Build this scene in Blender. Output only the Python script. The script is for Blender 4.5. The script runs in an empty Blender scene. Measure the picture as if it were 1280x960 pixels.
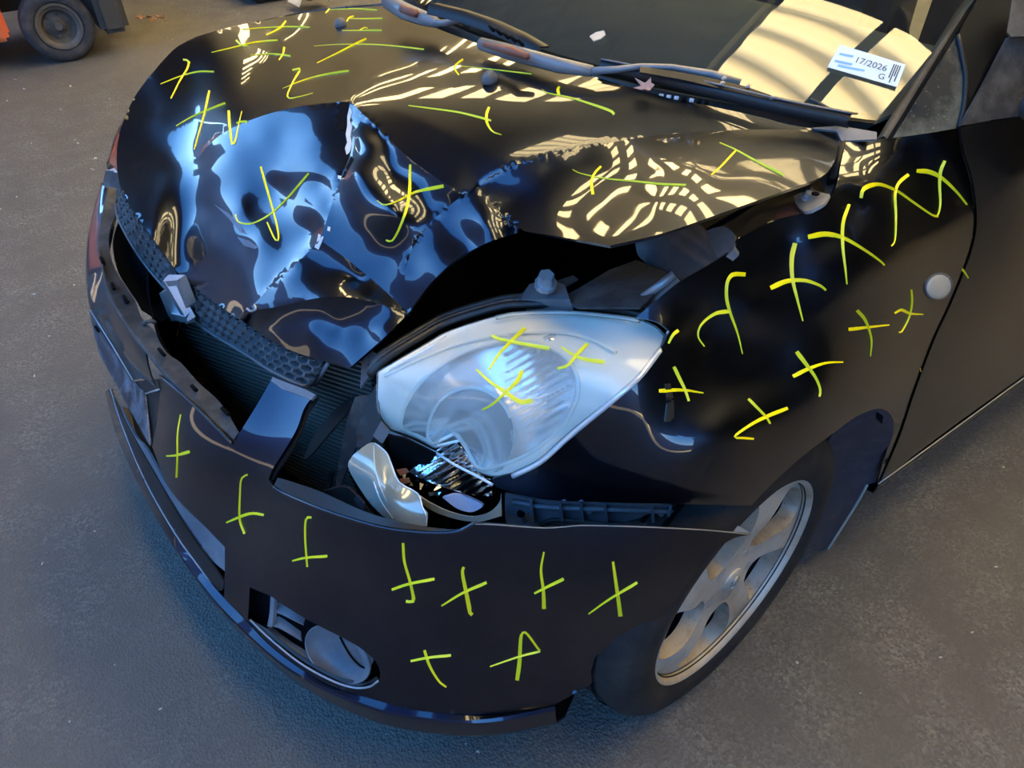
import bpy, bmesh, math, random
import numpy as np
from mathutils import Vector, Matrix
from mathutils.geometry import delaunay_2d_cdt
random.seed(7)
SC = bpy.context.scene
COL = SC.collection

# ---------------------------------------------------------------- camera, sky, sun, exposure
# world: X = car's left, -Y = car's nose direction, Z up, metres; front axle at Y = 0, ground Z = 0
CAM = np.array([1.2304, -0.7241, 1.3555]); YAW, PIT, ROL, FPX = -0.97301, 0.69486, -0.018437, 938.12
def _basis(y, p, r):
    F = np.array([math.sin(y)*math.cos(p), math.cos(y)*math.cos(p), -math.sin(p)])
    R0 = np.array([math.cos(y), -math.sin(y), 0]); U0 = np.cross(R0, F)
    return math.cos(r)*R0+math.sin(r)*U0, -math.sin(r)*R0+math.cos(r)*U0, F
CR, CU, CF = _basis(YAW, PIT, ROL)
cd = bpy.data.cameras.new('camera'); co = bpy.data.objects.new('camera', cd); COL.objects.link(co)
M = Matrix.Identity(4)
for i in range(3):
    M[i][0], M[i][1], M[i][2], M[i][3] = CR[i], CU[i], -CF[i], CAM[i]
co.matrix_world = M
cd.sensor_width = 36; cd.lens = FPX/1280*36; cd.clip_start = 0.02; cd.clip_end = 300
SC.camera = co
SC.view_settings.view_transform = 'Standard'; SC.view_settings.look = 'None'
SC.view_settings.gamma = 1; SC.view_settings.use_curve_mapping = False
SC.view_settings.exposure = 2.2
SC.view_settings.use_white_balance = True; SC.view_settings.white_balance_temperature = 9000; SC.view_settings.white_balance_tint = 10
W = bpy.data.worlds.new('sky'); SC.world = W; W.use_nodes = True
wn = W.node_tree.nodes; wl = W.node_tree.links
sky = wn.new('ShaderNodeTexSky'); sky.sky_type = 'NISHITA'; sky.sun_disc = False
sky.sun_elevation = math.radians(52); sky.sun_rotation = math.radians(40); sky.air_density = 1.0; sky.dust_density = 0.0; sky.ozone_density = 3.0
hs = wn.new('ShaderNodeHueSaturation'); hs.inputs['Saturation'].default_value = 1.36; hs.inputs['Hue'].default_value = .508; wl.new(sky.outputs[0], hs.inputs['Color']); wl.new(hs.outputs[0], wn['Background'].inputs[0]); wn['Background'].inputs[1].default_value = 0.42
sd = bpy.data.lights.new('sun', 'SUN'); sd.energy = 15.0; sd.angle = math.radians(0.6); sd.color = (1, .95, .86)
so = bpy.data.objects.new('sun', sd); COL.objects.link(so)
so.rotation_euler = Vector((0.42, 0.55, 0.95)).to_track_quat('Z', 'Y').to_euler()

# ---------------------------------------------------------------- helpers
def rays(px, py):
    px = np.asarray(px, float); py = np.asarray(py, float)
    return CF+((px-640)/FPX)[..., None]*CR-((py-480)/FPX)[..., None]*CU
def at(px, py, ax, val):
    """the point the photograph shows at (px, py) whose X, Y or Z is known"""
    d = rays(px, py); k = 'XYZ'.index(ax)
    return CAM+d*((val-CAM[k])/d[k])
def tof(px, py, ax, val):
    d = rays(px, py); k = 'XYZ'.index(ax)
    return (val-CAM[k])/d[k]
def cr(pts, n=5):
    """Catmull-Rom through points of any dimension"""
    p = np.asarray(pts, float)
    if len(p) < 3:
        return p
    q = np.concatenate([(2*p[0]-p[1])[None], p, (2*p[-1]-p[-2])[None]])
    out = []
    for i in range(1, len(q)-2):
        a, b, c, d = q[i-1], q[i], q[i+1], q[i+2]
        for k in range(n):
            t = k/n
            out.append(.5*(2*b+(c-a)*t+(2*a-5*b+4*c-d)*t*t+(3*b-a-3*c+d)*t**3))
    out.append(p[-1])
    return np.array(out)
def path(*segs, n=5):
    """closed outline: every segment is smooth, corners where segments meet"""
    out = []
    for s in segs:
        c = cr(s, n)
        for v in c:
            if not out or np.hypot(*(v-out[-1])) > .6:
                out.append(v)
    if np.hypot(*(out[0]-out[-1])) < .6:
        out.pop()
    return np.array(out)
def resample(p, step, closed=False):
    p = np.asarray(p, float)
    if closed:
        p = np.vstack([p, p[:1]])
    out = []
    for a, b in zip(p[:-1], p[1:]):
        m = max(1, int(round(np.linalg.norm(b-a)/step)))
        for k in range(m):
            out.append(a+(b-a)*k/m)
    if not closed:
        out.append(p[-1])
    return np.array(out)
def even(p, n):
    """n points evenly spaced along a polyline"""
    p = np.asarray(p, float)
    s = np.concatenate([[0], np.cumsum(np.linalg.norm(np.diff(p, axis=0), axis=1))])
    u = np.linspace(0, s[-1], n)
    return np.stack([np.interp(u, s, p[:, k]) for k in range(p.shape[1])], -1)
def inside(poly, x, y):
    c = np.zeros(np.shape(x), bool); n = len(poly)
    for i in range(n):
        x0, y0 = poly[i-1]; x1, y1 = poly[i]
        if y0 == y1:
            continue
        c ^= ((y0 > y) != (y1 > y)) & (x < (x1-x0)*(y-y0)/(y1-y0)+x0)
    return c
def segdist(poly, x, y):
    """distance to a polyline, position along it (in vertices), side"""
    best = np.full(np.shape(x), 1e9); par = np.zeros(np.shape(x)); side = np.ones(np.shape(x))
    for i, (a, b) in enumerate(zip(poly[:-1], poly[1:])):
        ab = b-a; L = max(1e-9, ab@ab)
        t = np.clip(((x-a[0])*ab[0]+(y-a[1])*ab[1])/L, 0, 1)
        dx = x-a[0]-t*ab[0]; dy = y-a[1]-t*ab[1]
        d = np.hypot(dx, dy); m = d < best
        best = np.where(m, d, best); par = np.where(m, i+t, par)
        side = np.where(m, np.sign(ab[0]*(y-a[1])-ab[1]*(x-a[0])), side)
    return best, par, side
class Surf:
    """a body panel's outer skin: depth along the photo's rays, a smooth thin-plate fit through surveyed points,
    plus fold lines (polyline, heights in m, falloff in px on either side)"""
    def __init__(s, ctrl, folds=(), base=None, mirror=(), bend=3e-5, grid=None):
        """mirror: (px, py, x, y, z) = what the glossy skin shows there, as the direction it mirrors; sets its slope"""
        s.base = base; s.folds = []
        xy = np.array([(c[0], c[1]) for c in ctrl], float).reshape(-1, 2)/100
        v = np.array([1/tof(*c[:4]) if base is None else -c[2] for c in ctrl])
        sg = np.array([c[4] if base is None and len(c) > 4 else .003 for c in ctrl])
        cen = xy
        if len(mirror):
            mq = np.array([(m[0], m[1]) for m in mirror], float)
            lo, hi = xy.min(0), xy.max(0)
            gx, gy = np.meshgrid(np.arange(lo[0], hi[0], .45), np.arange(lo[1], hi[1], .45))
            gp = np.stack([gx.ravel(), gy.ravel()], -1)
            if grid is not None: gp = gp[inside(np.asarray(grid), gp[:, 0]*100, gp[:, 1]*100)]
            cen = np.vstack([xy, mq/100, gp])
            cen = cen[np.unique(np.round(cen, 3), axis=0, return_index=True)[1]]
        s.xy = cen; n = len(cen)
        if n:
            Pc = np.hstack([np.ones((n, 1)), cen])
            Z = np.linalg.qr(Pc, mode='complete')[0][:, 3:]
            K = s._k(cen, cen); E = Z.T@K@Z; ev, eV = np.linalg.eigh(E); S = (eV*np.sqrt(np.maximum(ev, 0))).T
            A = [np.hstack([s._k(xy, cen)@Z, np.ones((len(xy), 1)), xy])/sg[:, None]]; R = [v/sg]
            if len(mirror):
                q = mq/100; dl = q[:, None]-cen[None]; r2 = np.maximum((dl**2).sum(-1), 1e-9); gk = (np.log(r2)+1)[..., None]*dl
                d = rays(mq[:, 0], mq[:, 1]); dn = d/np.linalg.norm(d, axis=1)[:, None]
                r = np.array([m[2:5] for m in mirror], float); r /= np.linalg.norm(r, axis=1)[:, None]
                N = r-dn; N = np.stack([N@CR, N@CU, N@CF], -1); N /= np.linalg.norm(N, axis=1)[:, None]
                x = (mq[:, 0]-640)/FPX; y = -(mq[:, 1]-480)/FPX; o = np.ones(len(mq)); z0 = 0*o
                U = np.hstack([s._k(q, cen)@Z, o[:, None], q]); k_ = FPX/100
                Ux = np.hstack([gk[..., 0]@Z, np.stack([z0, o, z0], -1)])*k_; Uy = -np.hstack([gk[..., 1]@Z, np.stack([z0, z0, o], -1)])*k_
                C = U-x[:, None]*Ux-y[:, None]*Uy; w = np.array([m[5] if len(m) > 5 else 1 for m in mirror])*25
                A += [(N[:, 2:]*Ux-N[:, :1]*C)*w[:, None], (N[:, 2:]*Uy-N[:, 1:2]*C)*w[:, None]]; R += [z0, z0]
            A.append(np.hstack([S, np.zeros((len(S), 3))])*(bend**.5)/.001); R.append(np.zeros(len(S)))
            sol = np.linalg.lstsq(np.vstack(A), np.concatenate(R), rcond=None)[0]
            s.w = np.concatenate([Z@sol[:-3], sol[-3:]])
        for f in folds:
            pts = cr(f[0], 4); hs = np.asarray(f[1], float)
            hh = np.interp(np.linspace(0, 1, len(pts)), np.linspace(0, 1, len(hs)), hs)
            s.folds.append((pts, hh, f[2], f[3] if len(f) > 3 else f[2]))
    def _k(s, a, b):
        r2 = ((a[:, None]-b[None])**2).sum(-1)
        return np.where(r2 > 0, .5*r2*np.log(np.maximum(r2, 1e-12)), 0)
    def t(s, px, py):
        px = np.atleast_1d(np.asarray(px, float)); py = np.atleast_1d(np.asarray(py, float))
        if len(s.xy):
            q = np.stack([px, py], -1)/100
            v = s._k(q, s.xy)@s.w[:-3]+s.w[-3]+q@s.w[-2:]
        else:
            v = np.zeros(len(px))
        t = 1/v if s.base is None else s.base(px, py)+v
        for pts, hh, wl_, wr in s.folds:
            d, par, side = segdist(pts, px, py)
            h = np.interp(par, np.arange(len(hh)), hh)
            t = t-h*np.exp(-d/np.where(side > 0, wr, wl_))
        return t
    def P(s, px, py, off=0.0):
        px = np.atleast_1d(np.asarray(px, float)); py = np.atleast_1d(np.asarray(py, float))
        return CAM+rays(px, py)*(s.t(px, py)-off)[:, None]
    def Q(s, pts, off=0.0):
        p = np.asarray(pts, float)
        return s.P(p[:, 0], p[:, 1], off)

def link(o, parent=None):
    COL.objects.link(o)
    if parent is not None:
        o.parent = parent
    return o
def mesh_obj(name, V, Fs, mat, parent=None, smooth=True, sharp=None):
    me = bpy.data.meshes.new(name)
    me.from_pydata([tuple(map(float, v)) for v in V], [], [tuple(map(int, f)) for f in Fs])
    me.validate(); me.update()
    if smooth:
        me.polygons.foreach_set('use_smooth', [True]*len(me.polygons))
    if sharp:
        for e in me.edges:
            a, b = e.vertices
            if sharp(a, b):
                e.use_edge_sharp = True
    if mat is not None:
        me.materials.append(mat)
    return link(bpy.data.objects.new(name, me), parent)
def autosmooth(o, deg=35):
    bm = bmesh.new(); bm.from_mesh(o.data)
    for e in bm.edges:
        e.smooth = not (len(e.link_faces) == 2 and e.calc_face_angle(0) > math.radians(deg))
    for f in bm.faces:
        f.smooth = True
    bm.to_mesh(o.data); bm.free(); return o
def solid(o, th, off=-1):
    """give a skin real thickness: a back face and a hard-edged rim"""
    if not th:
        return o
    me = o.data; V = np.array([v.co[:] for v in me.vertices]); Fs = [tuple(p.vertices) for p in me.polygons]
    N = np.zeros_like(V)
    for f in Fs:
        n_ = np.cross(V[f[1]]-V[f[0]], V[f[-1]]-V[f[0]])
        for i in f: N[i] += n_
    N /= np.maximum(np.linalg.norm(N, axis=1), 1e-12)[:, None]
    B = V-N*th*(1 if off < 0 else -1); n = len(V)
    cnt = {}
    for f in Fs:
        for i, j in zip(f, f[1:]+f[:1]): cnt[(i, j)] = 1
    sh = {tuple(e.vertices) for e in me.edges if e.use_edge_sharp}
    NV = list(V)+list(B); NF = Fs+[tuple(i+n for i in f[::-1]) for f in Fs]
    for (i, j) in cnt:
        if (j, i) not in cnt:
            k = len(NV); NV += [V[i], V[j], B[j], B[i]]; NF.append((k+1, k, k+3, k+2))
    m2 = bpy.data.meshes.new(me.name); m2.from_pydata([tuple(map(float, v)) for v in NV], [], NF); m2.update()
    m2.polygons.foreach_set('use_smooth', [True]*len(m2.polygons))
    for e in m2.edges:
        if tuple(e.vertices) in sh: e.use_edge_sharp = True
    for mm in me.materials: m2.materials.append(mm)
    o.data = m2; return o
def panel(name, outline, surf, mat, parent, step=6, creases=(), holes=(), th=.003, off=0.0):
    ol = resample(outline, step*.8, True)
    vs = list(map(tuple, ol)); es = [(i, (i+1) % len(ol)) for i in range(len(ol))]
    for h in holes:
        hr = resample(h, step*.8, True); b = len(vs)
        vs += list(map(tuple, hr)); es += [(b+i, b+(i+1) % len(hr)) for i in range(len(hr))]
    cset = []
    for c in creases:
        cc = resample(cr(c, 4), step*.7); b = len(vs)
        vs += list(map(tuple, cc)); es += [(b+i, b+i+1) for i in range(len(cc)-1)]
        cset.append(cc)
    x0, y0 = outline.min(0); x1, y1 = outline.max(0)
    gy = np.arange(y0, y1, step*.87)
    gx = np.arange(x0, x1, step)
    X, Y = np.meshgrid(gx, gy); X = X+(np.arange(len(gy)) % 2)[:, None]*step*.5
    X = X.ravel(); Y = Y.ravel()
    k = inside(ol, X, Y)
    for h in holes:
        k &= ~inside(np.asarray(h), X, Y)
    X, Y = X[k], Y[k]
    olc = np.vstack([ol, ol[:1]])
    k = segdist(olc, X, Y)[0] > step*.45
    for h in holes:
        k &= segdist(np.vstack([h, h[:1]]), X, Y)[0] > step*.45
    for c in cset:
        k &= segdist(c, X, Y)[0] > step*.45
    X, Y = X[k], Y[k]
    vs += list(zip(X, Y))
    r = delaunay_2d_cdt([Vector(map(float, v)) for v in vs], es, [], 0, 1e-4)
    v2 = np.array([tuple(v) for v in r[0]]); fs = np.array([tuple(f) for f in r[2]])
    c = v2[fs].mean(1); k = inside(ol, c[:, 0], c[:, 1])
    for h in holes:
        k &= ~inside(np.asarray(h), c[:, 0], c[:, 1])
    fs = fs[k]
    P = surf.Q(v2, off)
    a, b, d = P[fs[:, 0]], P[fs[:, 1]], P[fs[:, 2]]
    flip = (np.cross(b-a, d-a)*(CAM-a)).sum(-1) < 0
    fs[flip] = fs[flip][:, ::-1]
    on = np.zeros(len(v2), bool)
    for cc in cset:
        on |= segdist(cc, v2[:, 0], v2[:, 1])[0] < .05
    used = np.unique(fs); mp = -np.ones(len(v2), int); mp[used] = np.arange(len(used))
    onu = on[used]
    o = mesh_obj(name, P[used], mp[fs], mat, parent, True, (lambda i, j: onu[i] and onu[j]) if cset else None)
    return solid(o, th)
def loft(name, rails, mat, parent=None, n=40, cross=1, th=0.0, smooth=True, closed=False, face=True):
    R = [even(r, n) for r in rails]
    if cross > 1:
        R = list(np.transpose(cr(np.array(R), cross), (0, 1, 2)))
    V = np.vstack(R); m = len(R); Fs = []
    for i in range(m-1+(1 if closed else 0)):
        for j in range(n-1):
            i2 = (i+1) % m
            Fs.append((i*n+j, i*n+j+1, i2*n+j+1, i2*n+j))
    if face:
        f = Fs[len(Fs)//2]; a, b, c = V[f[0]], V[f[1]], V[f[2]]
        if np.cross(b-a, c-a)@(CAM-a) < 0:
            Fs = [q[::-1] for q in Fs]
    o = mesh_obj(name, V, Fs, mat, parent, smooth)
    return solid(o, th)
def tube(name, pts, rad, mat, parent=None, seg=8, caps=True):
    p = np.asarray(pts, float); rad = np.broadcast_to(rad, (len(p),))
    V = []; Fs = []; up = None
    for i in range(len(p)):
        d = p[min(i+1, len(p)-1)]-p[max(i-1, 0)]; d = d/np.linalg.norm(d)
        if up is None:
            up = np.cross(d, [0, 0, 1.]);
            if np.linalg.norm(up) < .1: up = np.cross(d, [0, 1., 0])
        up = up-d*(up@d); up /= np.linalg.norm(up); w = np.cross(d, up)
        for k in range(seg):
            a = 2*math.pi*k/seg
            V.append(p[i]+rad[i]*(math.cos(a)*up+math.sin(a)*w))
    for i in range(len(p)-1):
        for k in range(seg):
            k2 = (k+1) % seg
            Fs.append((i*seg+k, i*seg+k2, (i+1)*seg+k2, (i+1)*seg+k))
    if caps:
        Fs.append(tuple(range(seg))[::-1]); Fs.append(tuple((len(p)-1)*seg+k for k in range(seg)))
    return mesh_obj(name, V, Fs, mat, parent)
def box(name, c, s, mat, parent=None, rot=None, bev=0.0):
    bm = bmesh.new(); bmesh.ops.create_cube(bm, size=1)
    for v in bm.verts:
        v.co = Vector((v.co.x*s[0], v.co.y*s[1], v.co.z*s[2]))
    if bev:
        bmesh.ops.bevel(bm, geom=bm.edges[:], offset=bev, segments=2, affect='EDGES')
    if rot is not None:
        bmesh.ops.rotate(bm, verts=bm.verts, matrix=rot, cent=(0, 0, 0))
    bmesh.ops.translate(bm, verts=bm.verts, vec=Vector(map(float, c)))
    me = bpy.data.meshes.new(name); bm.to_mesh(me); bm.free()
    if mat: me.materials.append(mat)
    return link(bpy.data.objects.new(name, me), parent)
def boxes(name, items, mat, parent=None, frame=None):
    """several boxes of one piece joined: items (centre, size)"""
    V = []; Fs = []
    for c, s in items:
        b = len(V)
        for k in range(8):
            V.append([c[i]+s[i]*(.5 if k >> i & 1 else -.5) for i in range(3)])
        Fs += [tuple(b+q for q in f) for f in ((0, 2, 3, 1), (4, 5, 7, 6), (0, 1, 5, 4), (2, 6, 7, 3), (0, 4, 6, 2), (1, 3, 7, 5))]
    if frame is not None:
        V = [frame(v) for v in V]
    return mesh_obj(name, V, Fs, mat, parent, False)
def lathe(name, prof, mat, parent=None, seg=48, axis=None, cut=None):
    """profile (r, a) about the local X axis"""
    V = []; Fs = []; n = len(prof)
    for k in range(seg):
        a = 2*math.pi*k/seg
        for r, x in prof:
            V.append((x, r*math.cos(a), r*math.sin(a)))
    for k in range(seg):
        k2 = (k+1) % seg
        for i in range(n-1):
            Fs.append((k*n+i, k*n+i+1, k2*n+i+1, k2*n+i))
    o = mesh_obj(name, V, Fs, mat, parent)
    return autosmooth(o, 40)
def empty(name, loc=(0, 0, 0), label=None, cat=None, group=None):
    o = link(bpy.data.objects.new(name, None)); o.location = loc; o.empty_display_size = .1
    if label: o['label'] = label
    if cat: o['category'] = cat
    if group: o['group'] = group
    return o

# ---------------------------------------------------------------- materials
def mat(name, col, rough=.5, metal=0.0, coat=0.0, coat_rough=.03, spec=.5, **kw):
    m = bpy.data.materials.new(name); m.use_nodes = True; b = m.node_tree.nodes['Principled BSDF']
    b.inputs['Base Color'].default_value = (*col, 1); b.inputs['Roughness'].default_value = rough; b.inputs['Metallic'].default_value = metal
    b.inputs['Coat Weight'].default_value = coat; b.inputs['Coat Roughness'].default_value = coat_rough; b.inputs['Specular IOR Level'].default_value = spec
    for k, v in kw.items():
        b.inputs[k.replace('_', ' ')].default_value = v
    return m
class NT:
    def __init__(s, m): s.m = m; s.t = m.node_tree; s.b = s.t.nodes['Principled BSDF']; s.out = s.t.nodes['Material Output']
    def n(s, typ, **kw):
        q = s.t.nodes.new('ShaderNode'+typ)
        for k, v in kw.items():
            if k in q.inputs.keys(): q.inputs[k].default_value = v
            else: setattr(q, k, v)
        return q
    def l(s, a, b): s.t.links.new(a, b)
    def obj(s):
        return s.n('TexCoord').outputs['Object']
    def noise(s, scale, detail=4, rough=.55, vec=None, dist=0.0):
        q = s.n('TexNoise', Scale=scale, Detail=detail, Roughness=rough, Distortion=dist); s.l(vec if vec else s.obj(), q.inputs['Vector']); return q.outputs['Fac']
    def ramp(s, f, stops):
        q = s.n('ValToRGB'); e = q.color_ramp.elements
        while len(e) < len(stops): e.new(.5)
        for k, (p, c) in enumerate(stops):
            e[k].position = p; e[k].color = (*c, 1) if len(c) == 3 else c
        s.l(f, q.inputs['Fac']); return q.outputs['Color']
    def mix(s, f, a, b, typ='MIX'):
        q = s.n('Mix', data_type='RGBA', blend_type=typ)
        for sock, v in ((q.inputs[0], f), (q.inputs[6], a), (q.inputs[7], b)):
            if hasattr(v, 'is_output'): s.l(v, sock)
            elif isinstance(v, (int, float)): sock.default_value = v
            else: sock.default_value = (*v, 1)
        return q.outputs[2]
    def bump(s, h, strength=.3, dist=.01):
        q = s.n('Bump', Strength=strength, Distance=dist); s.l(h, q.inputs['Height']); s.l(q.outputs[0], s.b.inputs['Normal']); return q
def dusty(m, col, dust, amount=.25, scale=9, rough=None):
    """fine dust and dirt specks in the colour and gloss"""
    t = NT(m)
    a = t.ramp(t.noise(scale, 6, .65), [(.45, (0, 0, 0)), (.75, (1, 1, 1))])
    s = t.ramp(t.noise(260, 2, .5), [(.66, (0, 0, 0)), (.74, (1, 1, 1))])
    f = t.n('Math', operation='MULTIPLY'); t.l(a, f.inputs[0]); f.inputs[1].default_value = amount
    g = t.n('Math', operation='MULTIPLY_ADD', use_clamp=True); t.l(s, g.inputs[0]); g.inputs[1].default_value = amount*.9; t.l(f.outputs[0], g.inputs[2])
    t.l(t.mix(g.outputs[0], col, dust), t.b.inputs['Base Color'])
    if rough:
        r = t.n('MapRange'); t.l(a, r.inputs[0]); r.inputs[3].default_value = rough[0]; r.inputs[4].default_value = rough[1]
        t.l(r.outputs[0], t.b.inputs['Roughness'])
    return m
PAINT = dusty(mat('black_paint', (.02, .026, .042), .36, 1, 1.0, .03), (.019, .025, .041), (.16, .15, .13), .08, 7)
PAINT2 = dusty(mat('scuffed_black_paint', (.010, .017, .036), .4, 1, 1.0, .035), (.008, .015, .034), (.20, .24, .33), .06, 5)
BLACK = mat('black_plastic', (.012, .012, .013), .45)
DPLAST = dusty(mat('dusty_plastic', (.03, .03, .032), .6), (.022, .022, .024), (.16, .15, .14), .55, 18)
GPLAST = dusty(mat('grey_plastic', (.16, .17, .19), .55), (.13, .14, .16), (.30, .30, .31), .5, 14)
BPLAST = dusty(mat('bluish_grey_plastic', (.11, .115, .125), .5), (.11, .115, .125), (.24, .24, .24), .5, 20)
VOID = mat('void_shade', (.004, .004, .005), .9, spec=.1)  # near-black colour, mainly puts deep shade into gaps, holes and hollows
CHROME = mat('chrome', (.82, .84, .86), .15, 1)
SATIN = mat('satin_chrome', (.75, .77, .8), .38, .9)
YELLOW = mat('yellow_paint_marker', (1.0, .85, .02), .45)
RUBBER = dusty(mat('tyre_rubber', (.02, .02, .02), .75, spec=.3), (.016, .016, .017), (.075, .06, .045), .45, 12)
STEEL = dusty(mat('galvanised_steel', (.45, .46, .47), .45, .6), (.42, .43, .45), (.21, .2, .18), .4, 25)
RUST = dusty(mat('rusty_primer', (.25, .09, .05), .7), (.24, .085, .05), (.1, .06, .05), .6, 30)
PRIMER = mat('torn_primer', (.62, .64, .66), .6)

# ---------------------------------------------------------------- the yard: ground, canopy roof
GM = mat('asphalt', (.09, .085, .08), .85, spec=.35); t = NT(GM)
big = t.noise(.6, 4, .6); mid = t.noise(7, 5, .6); fine = t.noise(70, 3, .6)
vq = t.n('TexVoronoi', Scale=190.0); t.l(t.obj(), vq.inputs['Vector'])
stone = t.ramp(vq.outputs['Color'], [(.2, (.085, .08, .073)), (.55, (.13, .122, .112)), (.93, (.21, .2, .18))])
c1 = t.mix(t.ramp(mid, [(.35, (0, 0, 0)), (.7, (1, 1, 1))]), (.092, .085, .078), stone)
c2 = t.mix(t.ramp(big, [(.4, (0, 0, 0)), (.65, (.55, .55, .55))]), c1, (.145, .126, .106))
vf = t.n('TexVoronoi', Scale=13.0); t.l(t.obj(), vf.inputs['Vector'])
fl = t.ramp(vf.outputs['Distance'], [(.045, (1, 1, 1)), (.06, (0, 0, 0))])
vs_ = t.ramp(t.noise(11, 1, .5), [(.60, (0, 0, 0)), (.62, (1, 1, 1))])
fm = t.n('Math', operation='MULTIPLY'); t.l(fl, fm.inputs[0]); t.l(vs_, fm.inputs[1])
t.l(t.mix(fm.outputs[0], c2, (.42, .40, .36)), t.b.inputs['Base Color'])
hm = t.n('Math', operation='ADD'); t.l(vq.outputs['Distance'], hm.inputs[0]); t.l(fine, hm.inputs[1])
hm2 = t.n('Math', operation='MULTIPLY_ADD'); t.l(mid, hm2.inputs[0]); hm2.inputs[1].default_value = 1.0; t.l(hm.outputs[0], hm2.inputs[2])
t.bump(hm2.outputs[0], .5, .006)
rr = t.n('MapRange'); t.l(mid, rr.inputs[0]); rr.inputs[3].default_value = .7; rr.inputs[4].default_value = .95; t.l(rr.outputs[0], t.b.inputs['Roughness'])
g = mesh_obj('floor', [(-40, -30, 0), (20, -30, 0), (20, 30, 0), (-40, 30, 0)], [(0, 1, 2, 3)], GM, None, False); g['kind'] = 'structure'

ROOFM = mat('dark_roof_sheet', (.17, .14, .09), .7)
PURM = mat('purlin_steel', (.07, .06, .05), .6)
FIB = bpy.data.materials.new('translucent_fibreglass'); FIB.use_nodes = True
ft = FIB.node_tree; ft.nodes.clear()
fo = ft.nodes.new('ShaderNodeOutputMaterial'); f1 = ft.nodes.new('ShaderNodeBsdfTranslucent'); f1.inputs[0].default_value = (.80, .68, .40, 1)
f2 = ft.nodes.new('ShaderNodeBsdfDiffuse'); f2.inputs[0].default_value = (.6, .52, .34, 1); fx = ft.nodes.new('ShaderNodeMixShader'); fx.inputs[0].default_value = .25
ft.links.new(f1.outputs[0], fx.inputs[1]); ft.links.new(f2.outputs[0], fx.inputs[2]); ft.links.new(fx.outputs[0], fo.inputs[0])
RZ, RX0, RX1, RY0, RY1 = 5.2, -17.0, 11.0, -2.7, 17.0
def sheet(name, x0, x1, y0, y1, m, par):
    """corrugated sheet, waves run along X"""
    n = int((y1-y0)/.03); V = []
    for k in range(n+1):
        y = y0+(y1-y0)*k/n; z = RZ+.045*math.sin(2*math.pi*y/.17)
        V += [(x0, y, z), (x1, y, z)]
    return mesh_obj(name, V, [(2*k, 2*k+1, 2*k+3, 2*k+2) for k in range(n)], m, par)
ceil = empty('ceiling', (0, 0, 0)); ceil['kind'] = 'structure'
sheet('roof_sheet', RX0, RX1, RY0, -.25, ROOFM, ceil); sheet('roof_sheet', RX0, -.6, -.25, .65, ROOFM, ceil); sheet('skylight_sheet', -.6, 4.0, -.25, .65, FIB, ceil); sheet('roof_sheet', 4.0, RX1, -.25, .65, ROOFM, ceil)
y = .65; k = 0
while y < RY1-.1:
    h_ = (1.4 if k < 2 else .95) if k % 2 == 0 else .75
    if k % 2 == 0: sheet('roof_sheet', RX0, RX1, y, min(y+h_, RY1), ROOFM, ceil)
    else: sheet('skylight_sheet', RX0, 3.0, y, min(y+h_, RY1), FIB, ceil); sheet('roof_sheet', 3.0, RX1, y, min(y+h_, RY1), ROOFM, ceil)
    y += h_; k += 1
for i in range(20):
    x = RX0+.3+i*1.45
    boxes('purlin', [((x, (RY0+RY1)/2, RZ-.18), (.16, RY1-RY0, .28))], PURM, ceil)
WALLM = mat('shed_wall_sheet', (.12, .105, .085), .7)
for nm, c, sz in (('wall_back', ((RX0+RX1)/2, RY1+.1, 2.6), (RX1-RX0, .2, 5.2)), ('wall_right', (RX0-.1, 7.15, 2.6), (.2, 19.7, 5.2)), ('wall_left', (RX1+.1, 7, 2.6), (.2, 20, 5.2))):
    w_ = boxes(nm, [(c, sz)], WALLM); w_['kind'] = 'structure'
YARDM = mat('navy_reflection_wall', (.006, .012, .032), .9, spec=.1)  # dark blue chosen so the car paint mirrors navy
w_ = boxes('added_wall_side', [((RX0-.1, -6.9, 2.0), (.2, 8.2, 4.0))], YARDM); w_['kind'] = 'structure'  # unseen wall added to darken what the bonnet mirrors
w_ = boxes('added_wall_front', [((0, -11, 3.1), (120, .3, 6.2))], YARDM); w_['kind'] = 'structure'  # unseen wall added to keep the pale horizon out of the reflections

# ---------------------------------------------------------------- the car
CAR = empty('hatchback_car', (0, 0, 0), 'black hatchback with a buckled bonnet, smashed headlight and yellow marker crosses', 'car')

# bumper skin, surveyed points
BS = Surf([(134,236,'Z',.58),(121,304,'Z',.58),(134,370,'Z',.578),(169,426,'Z',.575),(198,462,'Z',.57),(248,512,'Z',.56),(292,556,'Z',.55),(110,304,'Z',.53),(112,386,'Z',.52),
    (138,486,'Z',.26),(181,600,'Z',.25),(249,709,'Z',.24),(190,558,'Z',.42),(214,614,'Z',.36),(260,662,'Z',.32),(281,684,'Z',.31),(280,747,'Z',.235),(366,829,'Z',.235),(467,874,'Z',.235),(560,892,'Z',.235),(692,882,'Z',.225),
    (593,654,'Z',.615,.004),(336,599,'Z',.53),(392,633,'Z',.555),(480,661,'Z',.585),(339,475,'Z',.62),(392,494,'Z',.63),(540,770,'Z',.435),(430,740,'Z',.42),(340,680,'Z',.42),(640,800,'Z',.385),
    (939,668,'X',.878),(832,660,'X',.838,.004),(700,659,'X',.76,.004),(800,800,'X',.842,.006),(840,755,'X',.858),(730,860,'X',.80),(893,690,'X',.872),(780,730,'X',.83,.01)], bend=3e-3)
def bp(pts, ins=0.0): return BS.Q(pts, -ins)
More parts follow.
